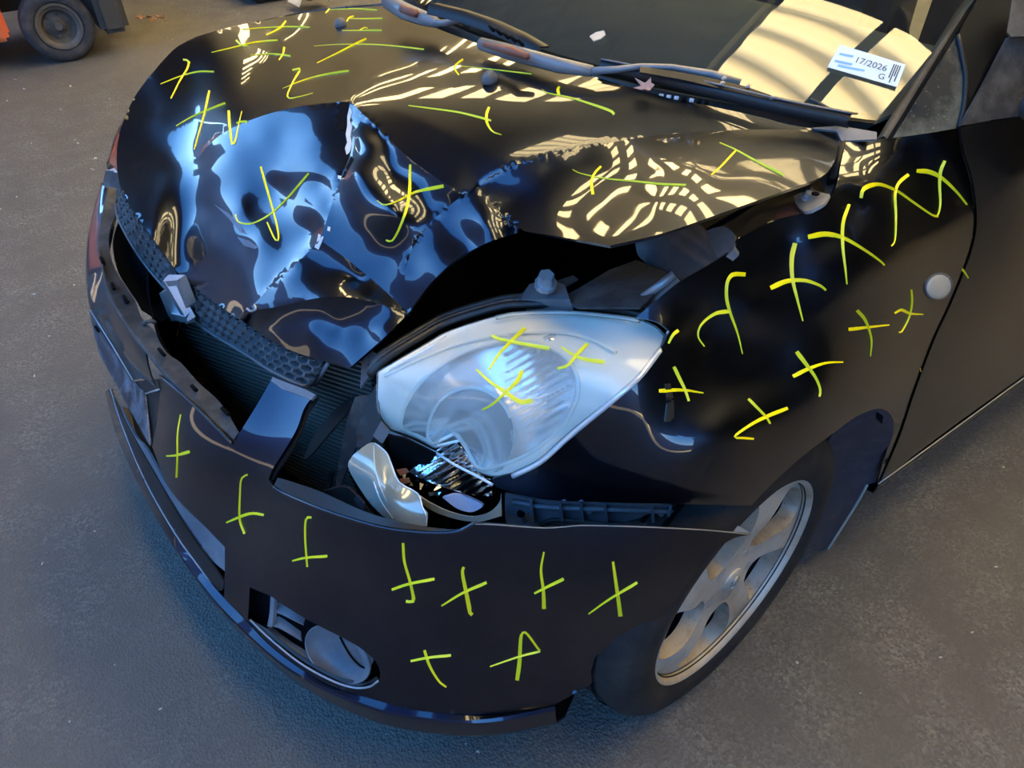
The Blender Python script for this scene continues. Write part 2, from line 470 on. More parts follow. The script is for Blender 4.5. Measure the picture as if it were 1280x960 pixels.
HOOD_OUT = path([(1047,165),(987,156),(950,146),(880,131),(812,116),(737,94),(662,75),(602,56),(542,34),(520,22),(490,4)],
    [(490,4),(450,5),(375,17),(315,28),(270,39),(229,54),(210,69),(184,99),(165,127),(150,165),(146,195),(147,217)],
    [(147,217),(152,236),(174,274),(205,317),(222,340),(246,361),(280,386),(317,411),(346,430),(380,444),(411,452),(437,460)],
    [(437,460),(480,422),(511,391)], [(511,391),(522,375),(542,350),(570,325),(610,303),(655,289)], [(655,289),(700,296),(762,307)],
    [(762,307),(830,291),(900,267),(985,237),(1025,222),(1040,207),(1047,188),(1047,165)])
C_ARC = [(437,126),(390,131),(340,141),(290,160),(262,180),(245,202)]
C_MID = [(437,126),(438,160),(438,190),(426,222),(415,255),(400,300)]
C_R1 = [(437,126),(470,158),(505,192),(545,222),(578,243)]
C_R2 = [(437,126),(500,140),(560,165),(640,206)]
C_SIDE = [(640,207),(720,188),(800,172),(900,163),(1000,162),(1047,166)]
C_TL = [(400,300),(375,325),(345,352),(310,388)]
C_TR = [(400,300),(435,325),(475,358),(508,389)]
C_TB = [(310,388),(345,384),(400,372),(440,372),(475,380),(508,389)]
C_F1 = [(506,340),(515,312),(535,282),(568,252),(597,233)]
C_F2 = [(597,233),(625,265),(655,289)]
H_D, H_B, H_Y, H_N = (-.97, -.1, .12), (-.74, -.46, .48), (-.80, .48, .28), (-.75, -.62, .12)   # dark wall, open sky, skylights, yard
class Quilt:
    """a buckled panel: smooth facets that meet in creases; facets = [(polygon, Surf)], first one that contains the point wins"""
    def __init__(s, facets, rest, soft=()): s.f = facets; s.rest = rest; s.soft = soft   # soft: (line, facet, width px) blends instead of creasing
    def t(s, px, py):
        px = np.atleast_1d(np.asarray(px, float)); py = np.atleast_1d(np.asarray(py, float))
        t = s.rest.t(px, py); done = np.zeros(len(px), bool)
        for poly, S in s.f:
            k = inside(np.asarray(poly, float), px, py) & ~done
            if k.any(): t[k] = S.t(px[k], py[k])
            done |= k
        for line, S, w in s.soft:
            d, par, side = segdist(line, px, py); k = (d < w) & (par > .02)
            if k.any():
                f = .5+.5*np.clip(d[k]*side[k]*SOFT_SIDE/w, -1, 1); f = f*f*(3-2*f)
                t[k] = s.rest.t(px[k], py[k])*(1-f)+S.t(px[k], py[k])*f
        return t
    P = Surf.P; Q = Surf.Q
SOFT_SIDE = -1
def crease(pts, step=9, tol=.0015):
    """(px, py, Z) control rows sampled along a crease"""
    c = even(cr(pts, 4), max(3, int(np.linalg.norm(np.diff(np.array(pts)[:, :2], axis=0), axis=1).sum()/step)))
    return [(p[0], p[1], 'Z', p[2], tol) for p in c]
P0 = (437, 126, .928)
K_ARC = [P0, (390,131,.908), (340,141,.883), (290,160,.845), (262,180,.812), (245,202,.778)]
K_LEFT = [(245,202,.778), (226,245,.735), (217,290,.69), (217,334,.648)]
K_MID = [P0, (438,160,.90), (438,190,.882), (426,222,.862), (415,255,.836), (400,300,.80)]
K_R1 = [P0, (470,158,.917), (505,192,.907), (545,222,.897), (578,243,.888), (597,233,.892)]
K_F1 = [(597,233,.892), (568,252,.872), (535,282,.845), (515,312,.815), (506,345,.785), (509,390,.745)]
K_F2 = [(597,233,.892), (625,265,.868), (655,289,.845)]
K_TL = [(400,300,.80), (375,325,.772), (345,352,.742), (310,388,.70)]
K_TR = [(400,300,.80), (435,325,.786), (475,358,.764), (509,390,.745)]
K_TB = [(310,388,.70), (345,384,.722), (400,372,.758), (440,372,.766), (475,380,.758), (509,390,.745)]
K_NL = [(310,388,.70), (300,403,.645)]
K_SIDE = [(632,209,.915), (720,188,.931), (800,172,.943), (900,163,.951), (1000,162,.948), (1047,166,.94)]
xy_ = lambda *ks: [(p[0], p[1]) for k in ks for p in cr(k, 4)]
F_FRONT = [(217,334,'Z',.648), (246,361,'Z',.65), (280,386,'Z',.648), (300,403,'Z',.645)]
HA = Surf([(490,4,'X',-.63),(400,12,'X',-.655),(315,28,'X',-.66),(270,39,'X',-.665),(229,54,'X',-.66),(184,99,'X',-.635,.02),(150,165,'X',-.60,.02),(147,217,'X',-.55,.01),(205,317,'Z',.645,.012),(174,274,'Z',.63,.012),
    (542,34,'Z',.962),(602,56,'Z',.975),(662,75,'Z',.982),(737,94,'Z',.985),(812,116,'Z',.98),(880,131,'Z',.972),(950,146,'Z',.958),(1047,165,'Z',.94),
    (425,32,'Z',.955,.006),(520,90,'Z',.965,.006),(612,102,'Z',.974,.006),(700,150,'Z',.962,.006),(850,150,'Z',.962,.006),
    (705,240,'Z',.88,.02),
    ]+crease(K_SIDE, 12, .0008)+crease(K_ARC, 20)+crease(K_LEFT, 20, .006)+crease(K_R1, 20)+crease(K_F2, 20),
    [(C_R2, [0,.004,.005,0], 25, 25)],
    mirror=[(165,140,-.97,.05,.14,1.5),(160,190,-.97,.03,.14,1.5),(200,150,-.97,.05,.16,1.5),(175,240,-.97,-.0,.15,2),(185,275,-.97,-.05,.13,1),(215,200,-.97,.0,.14,1.5),(200,210,-.97,.03,.16,1.5),(205,110,-.95,.15,.15),(235,80,-.93,.28,.17),(215,95,-.94,.2,.16),(275,68,*H_Y,.9),(330,82,*H_Y,.9),(385,98,*H_Y,.9),(320,55,-.85,.42,.2,.5),(195,280,*H_D),(240,140,-.96,.1,.16),(300,125,-.95,.25,.14),(300,75,*H_Y,.5)], grid=HOOD_OUT, bend=6e-2)
HS = Surf(crease(K_SIDE, 12, .0008)+crease(K_F2, 15, .003)+[(762,307,'Z',.85,.012),(900,267,'Z',.895,.01),(1025,222,'Z',.925,.006),(830,291,'Z',.87,.012),(700,296,'Z',.848,.01)],
    mirror=[(660,245,-.9,.34,.12,2),(690,275,-.9,.34,.12,2),(700,235,-.88,.38,.12,2),(760,255,-.86,.42,.12,2),(740,290,-.88,.38,.12,2),(810,265,-.86,.45,.12,2),(760,215,-.87,.40,.12,2),(820,220,-.86,.43,.12,2)], grid=HOOD_OUT, bend=1.5e-1)
HB = Surf(crease(K_ARC, 9, .002)+crease(K_MID, 9, .002)+crease(K_TL, 9, .0012)+crease(K_LEFT, 9, .006)+[(p[0], p[1], p[2], p[3], .006) for p in F_FRONT],
    mirror=[(330,172,*H_B),(385,158,*H_B),(290,192,*H_B,.7),(400,190,-.76,-.5,.40),(350,205,-.77,-.5,.36),(400,228,-.8,-.58,.16,2),(345,235,-.8,-.58,.16,2),(285,235,-.82,-.55,.14),(255,260,-.82,-.55,.12),(312,262,-.82,.30,.30,.8),(375,270,*H_N,2),(390,290,*H_N,.6),(325,303,*H_N),(270,310,*H_N),(328,345,-.6,-.6,.55,1.2),(285,350,*H_N),(245,335,*H_N),(275,380,*H_N)], grid=HOOD_OUT, bend=2e-2)
HC = Surf(crease(K_R1)+crease(K_MID)+crease(K_TR)+crease(K_F1),
    mirror=[(465,180,*H_Y,.6),(490,240,*H_Y,.8),(455,290,*H_N,.6),(490,320,*H_N,.6)], grid=HOOD_OUT, bend=3e-3)
HD = Surf(crease(K_TL)+crease(K_TR)+crease(K_TB), mirror=[(390,335,*H_Y,.6),(430,352,*H_Y,.6)], grid=HOOD_OUT, bend=3e-3)
HE = Surf(crease(K_TB, 9, .0013)+crease(K_NL, 9, .0013)+[(317,411,'Z',.645,.006),(346,430,'Z',.642,.006),(380,444,'Z',.64,.006),(411,452,'Z',.642,.006),(437,460,'Z',.645,.008),(480,422,'Z',.70,.01)],
    mirror=[(340,408,*H_N),(370,415,*H_N),(385,395,*H_N),(455,420,-.6,-.58,.50,2),(432,440,-.6,-.6,.48,2),(475,402,-.62,-.56,.50,2),(425,410,-.66,-.58,.42,1)], grid=HOOD_OUT, bend=3e-2)
HF = Surf(crease(K_F1, 9, .0015)+crease(K_F2, 9, .0015)+[(511,391,'Z',.743,.005),(542,350,'Z',.768,.008),(570,325,'Z',.79,.008),(610,303,'Z',.82,.008)], mirror=[(530,308,-.6,-.58,.5,2),(548,335,-.58,-.6,.5,2),(518,335,-.6,-.58,.5,2),(585,300,-.75,-.6,.16,1.5),(605,280,-.78,-.5,.14),(575,270,-.78,-.45,.14),(612,258,*H_Y,.6)], grid=HOOD_OUT, bend=3e-2)
HOOD = Quilt([(xy_(K_ARC)[::-1]+xy_(K_MID, K_TL)+[(300,420),(200,350)]+xy_(K_LEFT)[::-1], HB), (xy_(K_R1, K_F1)+xy_(K_TR)[::-1]+xy_(K_MID)[::-1], HC), (xy_(K_TL, K_TB)+xy_(K_TR)[::-1], HD),
    (xy_(K_TB)+[(520,400),(440,480),(300,430)], HE), (xy_(K_F1)[::-1]+xy_(K_F2)+[(660,300),(560,400)], HF), (xy_(K_SIDE)+[(1060,170),(1060,240),(760,320),(655,300)]+xy_(K_F2)[::-1]+[(610,222)], HS)], HA, [(cr([p[:2] for p in K_LEFT], 4), HB, 26)])
two = lambda k: [(p[0], p[1]) for p in k]
hood = panel('hood', HOOD_OUT, HOOD, PAINT, CAR, 5, [two(k) for k in (K_SIDE, K_ARC, K_MID, K_R1, K_F1, K_F2, K_TL, K_TR, K_TB)], th=.004)

FEN_OUT = path([(1057,178),(1100,174),(1150,168),(1197,160)], [(1197,160),(1200,184),(1212,225),(1217,270),(1213,305),(1200,343),(1184,382),(1164,425),(1141,486),(1120,548),(1097,603)],
    [(1097,603),(1105,574),(1117,535),(1112,517),(1096,511),(1070,521),(1042,541),(1000,573),(965,605),(939,632)],
    [(939,632),(907,632),(846,630),(766,628),(686,625),(646,617),(620,609)], [(620,609),(616,599),(640,592),(675,576),(712,543),(762,503),(800,469),(826,436),(837,413)],
    [(837,413),(820,402),(795,397)], [(795,397),(820,376),(851,352)], [(851,352),(901,322),(919,310)], [(919,310),(924,298),(936,292),(968,276),(1008,266),(1036,249),(1046,230),(1051,205),(1057,178)])
C_FL = [(849,532),(924,454),(999,405),(1055,371),(1111,337),(1160,303),(1217,264)]
FEN = Surf([(1057,178,'Z',.94),(1130,171,'Z',.937),(1197,160,'Z',.93),(1217,270,'X',.768),(1170,410,'X',.79),(1120,548,'X',.80),(1097,603,'X',.805),
    (1096,511,'X',.83),(1042,541,'X',.835),(1000,573,'X',.838),(939,632,'X',.84),(907,632,'X',.835),(846,630,'X',.81),(766,628,'X',.757),(686,625,'X',.69),(620,609,'X',.64),
    (675,576,'X',.66),(712,543,'X',.69),(762,503,'X',.725),(800,469,'X',.735),(837,413,'X',.718),(795,397,'Z',.815),(851,352,'Z',.858),(901,322,'Z',.88),(968,276,'Z',.9),(1036,249,'Z',.92),
    (1050,320,'X',.765,.015),(950,400,'X',.765,.015),(880,440,'X',.76,.015),(1130,250,'X',.745,.015),(1000,440,'X',.805,.015),(1100,360,'X',.785,.015),(1060,430,'X',.79,.015),(900,540,'X',.815),(1020,500,'X',.83),(800,560,'X',.765)],
    [(C_FL, [0,.006,.008,.006,.003], 30, 45)],
    mirror=[(q_[0], q_[1], q_[2], q_[3], q_[4], 2) for q_ in ((845,385,.72,.6,.22),(900,350,.74,.58,.22),(960,325,.75,.57,.22),(1020,295,.76,.55,.22),(1080,240,.76,.55,.22),(1150,210,.77,.54,.2),(1180,190,.77,.54,.2),(960,380,.76,.56,.16),(1060,330,.77,.55,.14),(880,420,.74,.58,.18),(850,470,.74,.58,.12),(930,440,.75,.58,.1))], grid=FEN_OUT, bend=1e-2)
fender = panel('fender', FEN_OUT, FEN, PAINT, CAR, 7, [], th=.004)

COV_OUT = path([(200,470),(225,491),(248,512),(277,541),(292,556)], [(292,556),(299,542),(320,508),(339,475)], [(339,475),(352,478),(380,489),(392,494)], [(392,494),(380,511),(371,536),(355,564),(341,586),(336,599)],
    [(336,599),(342,608),(355,617),(392,633),(439,649),(481,660),(522,665),(554,666),(573,664),(583,660),(593,654)], [(593,654),(620,656),(681,660),(726,657),(779,658),(832,660),(886,663),(939,668)],
    [(939,668),(915,674),(893,690),(870,716),(840,755),(800,800),(760,838),(730,860),(692,882)],
    [(692,882),(620,892),(560,892),(511,886),(467,874),(411,856),(366,829),(336,805),(308,775),(280,747)], [(280,747),(281,712),(281,684)], [(281,684),(260,662),(214,614),(190,558)], [(190,558),(197,520),(200,489),(200,470)])
FOG_HOLE = path([(312,734),(310,774)], [(310,774),(336,797),(374,827),(411,848),(439,859),(460,859),(473,850),(475,839),(467,824),(449,809),(422,794),(385,775),(351,754),(338,745),(312,734)])
COV = BS
cover = panel('bumper_cover', COV_OUT, COV, PAINT2, CAR, 7, [], [FOG_HOLE], th=.004)

# ---------------------------------------------------------------- bumper pieces
class Plane:
    def __init__(s, a, b, c):
        a, b, c = np.array(a), np.array(b), np.array(c); s.n = np.cross(b-a, c-a); s.k = s.n@a
    def t(s, px, py):
        d = rays(np.atleast_1d(px), np.atleast_1d(py)); return (s.k-s.n@CAM)/(d@s.n)
    P = Surf.P; Q = Surf.Q
class Off:
    """a skin at a given distance behind (+) another, with an extra relief function of (px, py)"""
    def __init__(s, base, d=0.0, g=None): s.b = base; s.d = d; s.g = g
    def t(s, px, py):
        px = np.atleast_1d(np.asarray(px, float)); py = np.atleast_1d(np.asarray(py, float))
        return s.b.t(px, py)+s.d+(s.g(px, py) if s.g else 0)
    P = Surf.P; Q = Surf.Q
A_ = lambda q: at(*q)
def pp(*rows): return np.array([at(*r) for r in rows])

LIP_IN = cr([(138,486),(152,530),(181,600),(219,667),(249,709),(280,747),(308,775),(336,805),(366,829),(411,856),(467,874),(511,886),(560,892),(620,892),(692,882)], 4)
LIP_OUT = cr([(133,490),(146,540),(174,604),(211,670),(243,717),(274,757),(317,799),(355,831),(400,858),(449,879),(492,892),(560,901),(620,900),(694,886)], 4)
li = even(bp(LIP_IN, .006), 70); lo = even(np.array([at(x, y, 'Z', .2238) for x, y in LIP_OUT]), 70)
lip = loft('front_lip', [li, li+(lo-li)*.9+np.array([0,0,.0008]), lo, lo-np.array([0,0,.012]), lo+np.array([.0,.004,-.045]), lo+np.array([-.01,.03,-.075]), lo+np.array([-.05,.10,-.08])], PAINT2, CAR, 70, th=.003)
autosmooth(lip, 22)
# lower intake: black strip and dusty shelf between the lip and the cover
COVP = BS
panel('intake_strip', path([(138,486),(152,530),(181,600),(219,667),(249,709),(271,739)], [(271,739),(278,737),(280,727)], [(280,727),(264,705),(232,660),(193,593),(161,536),(144,500),(138,486)]), Off(COVP, .006), BLACK, CAR, 6, th=.004)
tube('strip_edge', Off(COVP, .004).Q(cr([(138,486),(152,530),(181,600),(219,667),(249,709),(271,739)], 4)), .0016, STEEL, CAR, 6)
panel('intake_shelf', path([(150,508),(170,546),(183,561),(214,614),(260,662),(282,684)], [(282,684),(281,714)], [(281,714),(262,697),(230,655),(199,603),(165,545),(150,508)]), Off(COVP, .02), GPLAST, CAR, 6, th=.004)
# upper crossbar of the bumper: painted face, crest, inner flange with slots
CREST = [(134,236),(127,270),(121,304),(127,332),(134,370),(152,401),(169,426),(184,443),(198,462),(225,491),(248,512),(277,541),(292,556)]
INNER = [(147,236),(146,262),(136,296),(142,332),(156,356),(169,376),(178,399),(192,412),(202,432),(214,447),(223,450),(248,478),(277,505),(299,541)]
OUTER = [(128,230),(119,262),(110,304),(108,345),(112,386),(130,412),(150,440),(172,466),(196,486)]
cb = even(bp(cr(CREST, 4), .012), 60); ib = even(np.array([at(x, y, 'Z', .572-.00016*max(0, x-180)) for x, y in cr(INNER, 4)]), 60); ob = even(bp(cr(OUTER, 4), 0), 40)
mb = (cb+ib)/2+np.array([0, -.004, .002])
k = int(len(cb)*8.6/12)
bar = loft('bumper_crossbar', [ob-np.array([0, -.02, .06]), ob, (ob+cb[:k:1][np.linspace(0, k-1, len(ob)).astype(int)])/2+np.array([0,-.003,.004]), cb[:k]], PAINT2, CAR, 60, cross=3, th=.003)
fl = loft('crossbar_flange', [cb, cb+np.array([0,.003,.004]), mb, ib], DPLAST, CAR, 70, cross=2, th=.003)
for (x, y), (x2, y2) in (((128,324),(132,332)),((142,356),(145,363)),((157,372),(161,380)),((201,438),(208,446)),((242,484),(248,490)),((280,512),(288,520))):
    q = np.array([at(x, y, 'Z', .577-.00016*max(0, x-180)), at(x2, y2, 'Z', .577-.00016*max(0, x2-180))]); d = q[1]-q[0]
    tube('slot', [q[0]+np.array([0,-.002,.004]), q[1]+np.array([0,-.002,.004])], .0035, VOID, fl, 6)
tube('broken_clip', [at(180,406,'Z',.575), at(183,402,'Z',.582), at(190,401,'Z',.582), at(195,404,'Z',.576)], .004, DPLAST, fl, 6)
# number plate bracket
pt = bp([(113,388),(166,475),(136,386),(189,471)], 0.0); pf = bp([(113,388),(166,475)], -.012)
topq = [pf[0], pf[1], bp([(189,471)], .02)[0], bp([(136,386)], .02)[0]]
fq = bp([(113,388),(166,475),(183,492),(189,556),(125,440)], -.012)
SCUF = dusty(mat('scratched_bracket', (.03, .035, .045), .4), (.03, .035, .045), (.32, .35, .40), .75, 26)
br = empty('plate_bracket'); br.parent = CAR
def flat(name, pts, m, par, th=.003):
    pts = np.array(pts); o = mesh_obj(name, pts, [tuple(range(len(pts)))], m, par, False)
    n = np.cross(pts[1]-pts[0], pts[2]-pts[0])
    if n@(CAM-pts[0]) < 0: o.data.flip_normals()
    o.data.update()
    return solid(o, th)
flat('bracket_top', topq, DPLAST, br)
flat('bracket_face', [fq[0], fq[1], fq[2], fq[3], fq[4]], SCUF, br)
eb = bp([(166,477),(196,474),(200,488),(183,493)], -.008)
flat('bracket_end_cap', eb, BLACK, br, .004)
flat('bracket_side', [bp([(183,493)], -.01)[0], bp([(200,489)], .0)[0], bp([(197,520)], .01)[0], bp([(189,558)], .0)[0]], BLACK, br, .004)
tube('bracket_edge_glint', bp([(183,492),(199,487)], -.013), .002, STEEL, br, 6)  # pale line stands in for the highlight on the bracket edge
tube('bracket_lip_glint', bp([(113,388),(140,431),(166,475)], -.014), .0018, STEEL, br, 6)  # pale line added as a highlight along the bracket's upper edge
for q in ([(120,408),(124,414)], [(150,462),(155,474)]):
    tube('bracket_slot', bp(q, -.016), .004, VOID, br, 6)

# rolled and torn edges of the cover
RETL = mat('scuffed_edge', (.22, .2, .18), .6)
EDGE = [(342,608),(355,617),(392,633),(439,649),(481,660),(522,665),(554,666),(573,664),(583,660),(593,654)]
tube('edge_bead', BS.Q(cr(EDGE, 4), -.001), .0028, PAINT, cover, 8)
loft('return_flange', [BS.Q(cr(EDGE[:8], 4), .0), BS.Q(cr([(347,597),(361,601),(402,615),(445,635),(483,648),(524,657),(556,661),(573,662)], 4), -.012)], BLACK, cover, 30, th=.003)
tube('edge_bead', BS.Q(cr([(200,470),(225,491),(248,512),(277,541),(290,555)], 4), -.001), .0026, PAINT, cover, 8)
tube('edge_bead', BS.Q(cr([(593,655),(620,656),(681,660),(726,657),(779,658),(832,660),(886,663),(937,668)], 4), -.0005), .0009, RETL, cover, 6)
panel('torn_stub_edge', np.array([(338,476),(341,471),(352,476),(366,481),(380,486),(394,493),(389,500),(372,493),(352,486),(346,481)], float), Off(BS, -.004), GPLAST, cover, 5, th=.004)
panel('stub_side', np.array([(393,494),(397,497),(384,516),(375,541),(360,568),(346,590),(341,600),(336,599),(341,586),(355,564),(371,536),(380,511)], float), Off(BS, .012), BLACK, cover, 5, th=.004)
# fog lamp bezel in its opening
fz = lambda px, py: np.interp((px-335)*.62+(py-745)*.78, [0, 20, 120], [.06, .03, .03])
FB = Off(COV, .034)
fog = empty('fog_lamp_bezel'); fog.parent = CAR
grow = lambda poly, k: [tuple(np.mean(poly, 0)+(np.array(p)-np.mean(poly, 0))*k) for p in poly]
panel('bezel_back', np.array(grow(FOG_HOLE, 1.06)), Off(COV, .062), VOID, fog, 9, th=.003)
def strip(name, a, b, m, par, da=.0, db=.0, th=.003, n=16, base=COV):
    return loft(name, [Off(base, da).Q(cr(a, 4)), Off(base, db).Q(cr(b, 4))], m, par, n, th=th)
strip('upright', [(338,746),(337,765),(334,783)], [(343,746),(342,765),(340,784)], GPLAST, fog, .008, .006, .006)
strip('louvre', [(345,757),(352,753),(382,772)], [(344,763),(360,772),(379,780)], GPLAST, fog, .035, .012, .003)
strip('louvre', [(343,775),(350,771),(376,789)], [(341,780),(360,791),(377,800)], GPLAST, fog, .035, .012, .003)
strip('lower_shelf', [(339,783),(360,799),(380,812),(400,826)], [(334,786),(355,805),(380,824),(404,838)], GPLAST, fog, .04, .012, .003)
strip('lower_shelf_rim', [(334,786),(360,808),(390,829),(420,845),(455,852),(470,845)], [(316,776),(340,799),(374,827),(411,848),(445,858),(473,849)], BLACK, fog, .012, .004, .003, 26)
tube('bezel_rim', Off(COV, -.001).Q(cr([(313,775),(336,797),(374,828),(411,849),(439,859),(460,859),(473,851)], 4)), .0018, STEEL, fog, 6)
def ell(cx, cy, rx, ry, deg, n=36):
    a = np.linspace(0, 2*math.pi, n, endpoint=False); c, s_ = math.cos(math.radians(deg)), math.sin(math.radians(deg))
    return np.stack([cx+rx*np.cos(a)*c-ry*np.sin(a)*s_, cy+rx*np.cos(a)*s_+ry*np.sin(a)*c], -1)
def ellf(px, py, cx, cy, rx, ry, deg):
    c, s_ = math.cos(math.radians(deg)), math.sin(math.radians(deg)); x, y = px-cx, py-cy
    return np.sqrt(((x*c+y*s_)/rx)**2+((-x*s_+y*c)/ry)**2)
panel('cup', ell(422,819,46,28,38), Off(COV, .006, lambda x, y: .05*np.maximum(0, 1-ellf(x, y, 418, 818, 46, 28, 38)**2)), GPLAST, fog, 5, th=.003)
panel('cup_cover', ell(446,813,16,26,-38), Off(COV, .014), BPLAST, fog, 5, th=.003)
tube('cup_groove', Off(COV, .011).Q(cr([(425,796),(431,808),(440,822),(450,832),(456,835)], 4)), .0016, VOID, fog, 6)

# ---------------------------------------------------------------- grille strip and badge
G_T = [(147,208),(152,236),(174,274),(205,318),(222,342),(246,363),(280,388),(317,413),(346,432),(380,446),(410,454)]
G_B = [(146,255),(149,272),(163,300),(184,332),(212,365),(236,392),(262,414),(305,440),(342,464),(381,482),(395,480)]
gt = np.array([HOOD.Q([q], -.012)[0] for q in G_T]); gb = np.array([at(q[0], q[1], 'Y', gt[i][1]-.012) for i, q in enumerate(G_B)])
ge = 300
GT, GB = even(cr(gt, 8), ge), even(cr(gb, 8), ge)
def gr(u, v, dep=0.0):
    i = u*(ge-1); i0 = int(min(max(math.floor(i), 0), ge-2)); f = i-i0
    a = GT[i0]*(1-f)+GT[i0+1]*f; b = GB[i0]*(1-f)+GB[i0+1]*f
    along = GT[min(i0+2, ge-1)]-GT[max(i0-1, 0)]; n = np.cross(along, b-a); n /= np.linalg.norm(n)
    if n[1] > 0: n = -n
    return a*(1-v)+b*v-n*dep
loft('shade_backing', [ib[:34]+np.array([0,.006,-.012]), ib[:34]+np.array([0,.03,-.05]), GB[::5][:26]+np.array([0,.02,-.05]), GB[::5][:26]+np.array([0,.012,-.004])], VOID, CAR, 60, th=.003)  # black sheet added as the shade inside the opening
flat('shade_backing_end', [ib[0]+np.array([0,0,-.01]), gb[0], gb[0]+np.array([-.01,.02,-.12]), ib[0]+np.array([0,0,-.12])], VOID, CAR)  # closes the black backing at its far end
grl = empty('grille'); grl.parent = CAR
V, Fs = [], []
Lg = np.linalg.norm(np.diff(GT, axis=0), axis=1).sum(); Hg = .066
rows = 4; ch = Hg/rows; cw = ch*1.45; ncol = int(Lg/cw)
for r in range(rows):
    for c in range(ncol):
        u0 = (c+.5+.5*(r % 2))/(ncol+.5); v0 = (r+.5)/rows
        b = len(V)
        for (sc, dp) in ((1.0, 0), (.84, 0), (.76, .012)):
            for k in range(6):
                a = math.pi/6+k*math.pi/3
                V.append(gr(min(max(u0+sc*math.cos(a)*.577*cw/Lg, 0), 1), min(max(v0+sc*math.sin(a)*.62/rows, 0), 1), dp))
        for k in range(6):
            k2 = (k+1) % 6
            Fs += [(b+k, b+k2, b+6+k2, b+6+k), (b+6+k, b+6+k2, b+12+k2, b+12+k)]
mesh_obj('honeycomb_mesh', V, Fs, BPLAST, grl, False)
tube('lower_edge', GB[::6]+np.array([0,-.002,0]), .003, BPLAST, grl, 6)
tube('end_edge', [GT[-1], GB[-1]], .003, BPLAST, grl, 6)
flat('broken_tab', [gr(.50, .95, .004), gr(.565, .95, .004), gr(.55, 1.35, .006), gr(.53, 1.3, .006)], BPLAST, grl, .004)
# badge: an angular S, extruded
bc = .475
def badge(u, v, d):    # u along the grille, v down it, in metres
    return gr(bc+u/Lg, .56+v/Hg, -d)
S_ = np.array([(.62,-.30),(0,-.80),(-.62,-.30),(.62,.30),(0,.80),(-.62,.30)])*np.array([.058,.058])
V, Fs = [], []
hw = .011
for i in range(5):
    a, b2 = S_[i], S_[i+1]; d = (b2-a)/np.linalg.norm(b2-a); nn = np.array([-d[1], d[0]])*hw
    a = a-d*hw*.6; b2 = b2+d*hw*.6; bb = len(V)
    for p, w_, dep in ((a, 1, .006), (b2, 1, .006), (b2, -1, .006), (a, -1, .006), (a, .55, .02), (b2, .55, .02), (b2, -.55, .02), (a, -.55, .02)):
        V.append(badge(p[0]+nn[0]*w_, p[1]+nn[1]*w_, dep+.0006*i))
    Fs += [tuple(bb+q for q in f) for f in ((4, 5, 6, 7), (0, 1, 5, 4), (1, 2, 6, 5), (2, 3, 7, 6), (3, 0, 4, 7), (3, 2, 1, 0))]
bd = mesh_obj('badge', V, Fs, SATIN, CAR, False); bd['label'] = 'chrome angular letter badge on the grille'

# ---------------------------------------------------------------- radiator and what lies behind the opening
ra, rb_, rc_ = at(222,398,'X',-.22), at(436,464,'X',.31), at(405,598,'X',.25)
RAD = Plane(ra, rb_, rc_)
ex = (rb_-ra)/np.linalg.norm(rb_-ra); nz_ = RAD.n/np.linalg.norm(RAD.n)
if nz_@(CAM-ra) < 0: nz_ = -nz_
ez = np.cross(nz_, ex); ez = ez if ez[2] > 0 else -ez
fr = lambda p: ra+ex*p[0]+ez*p[1]+nz_*p[2]
wid = np.linalg.norm(rb_-ra)+.06
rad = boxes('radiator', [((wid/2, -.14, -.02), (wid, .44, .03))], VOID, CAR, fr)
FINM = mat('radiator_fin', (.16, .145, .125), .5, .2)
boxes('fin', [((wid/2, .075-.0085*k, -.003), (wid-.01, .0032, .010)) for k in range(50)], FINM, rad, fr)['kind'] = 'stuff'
boxes('engine_bay', [((0, .0, .40), (1.3, .66, .02)), ((0, .33, .62), (1.3, .02, .50)), ((-.64, 0, .6), (.02, .7, .4)), ((.60, .12, .5), (.02, .36, .3)), ((0, -.44, .33), (.9, .02, .16))], VOID, CAR)  # near-black panels carry the shade under the bonnet
UND = boxes('underbody', [((0, 1.65, .24), (1.36, 2.5, .1)), ((0, -.1, .22), (1.0, 1.0, .06)), ((.50, 0, .42), (.02, .72, .36)), ((-.50, 0, .42), (.02, .72, .36))], VOID, CAR)  # near-black boxes stop light from below and darken the wheel wells
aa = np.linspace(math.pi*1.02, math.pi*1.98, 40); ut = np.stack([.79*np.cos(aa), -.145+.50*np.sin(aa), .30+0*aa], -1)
loft('shade_tray', [ut, np.stack([ut[:, 0]*.97, -.10+0*aa, .28+0*aa], -1)], VOID, CAR, 40, th=.004)  # black filler added so the front opening reads as deep shade
loft('shade_back', [ut[:24], ut[:24]+np.array([0, .02, .24])], VOID, CAR, 30, th=.004)  # black filler behind the crossbar, shade by colour
boxes('shade_wall', [((-.60, -.34, .46), (.02, .30, .34)), ((-.30, -.33, .46), (.62, .02, .30))], VOID, CAR)  # black fillers closing the sides of the dark opening
def shard(name, px, a, b, c, m, par=CAR, th=.003, step=9):
    return panel(name, np.array(px, float), Plane(at(*a), at(*b), at(*c)), m, par, step, th=th)
shard('air_guide', cr([(445,493),(416,514),(393,544),(379,574),(390,567),(406,548),(432,518),(447,500)], 3), (445,493,'X',.36), (379,574,'X',.33), (406,548,'X',.355), BLACK)
shard('torn_duct', [(444,496),(464,493),(470,505),(461,523),(452,548),(439,571),(425,610),(419,610),(425,569),(432,530)], (444,496,'X',.40), (420,610,'X',.40), (461,523,'X',.43), DPLAST)
shard('support_plate', [(452,452),(464,438),(478,450),(461,470),(450,486)], (452,452,'X',.38), (478,450,'X',.43), (450,486,'X',.40), BPLAST)
shard('duct_strip', [(405,612),(412,588),(417,589),(412,613)], (405,612,'X',.34), (412,588,'X',.36), (417,589,'X',.37), DPLAST)
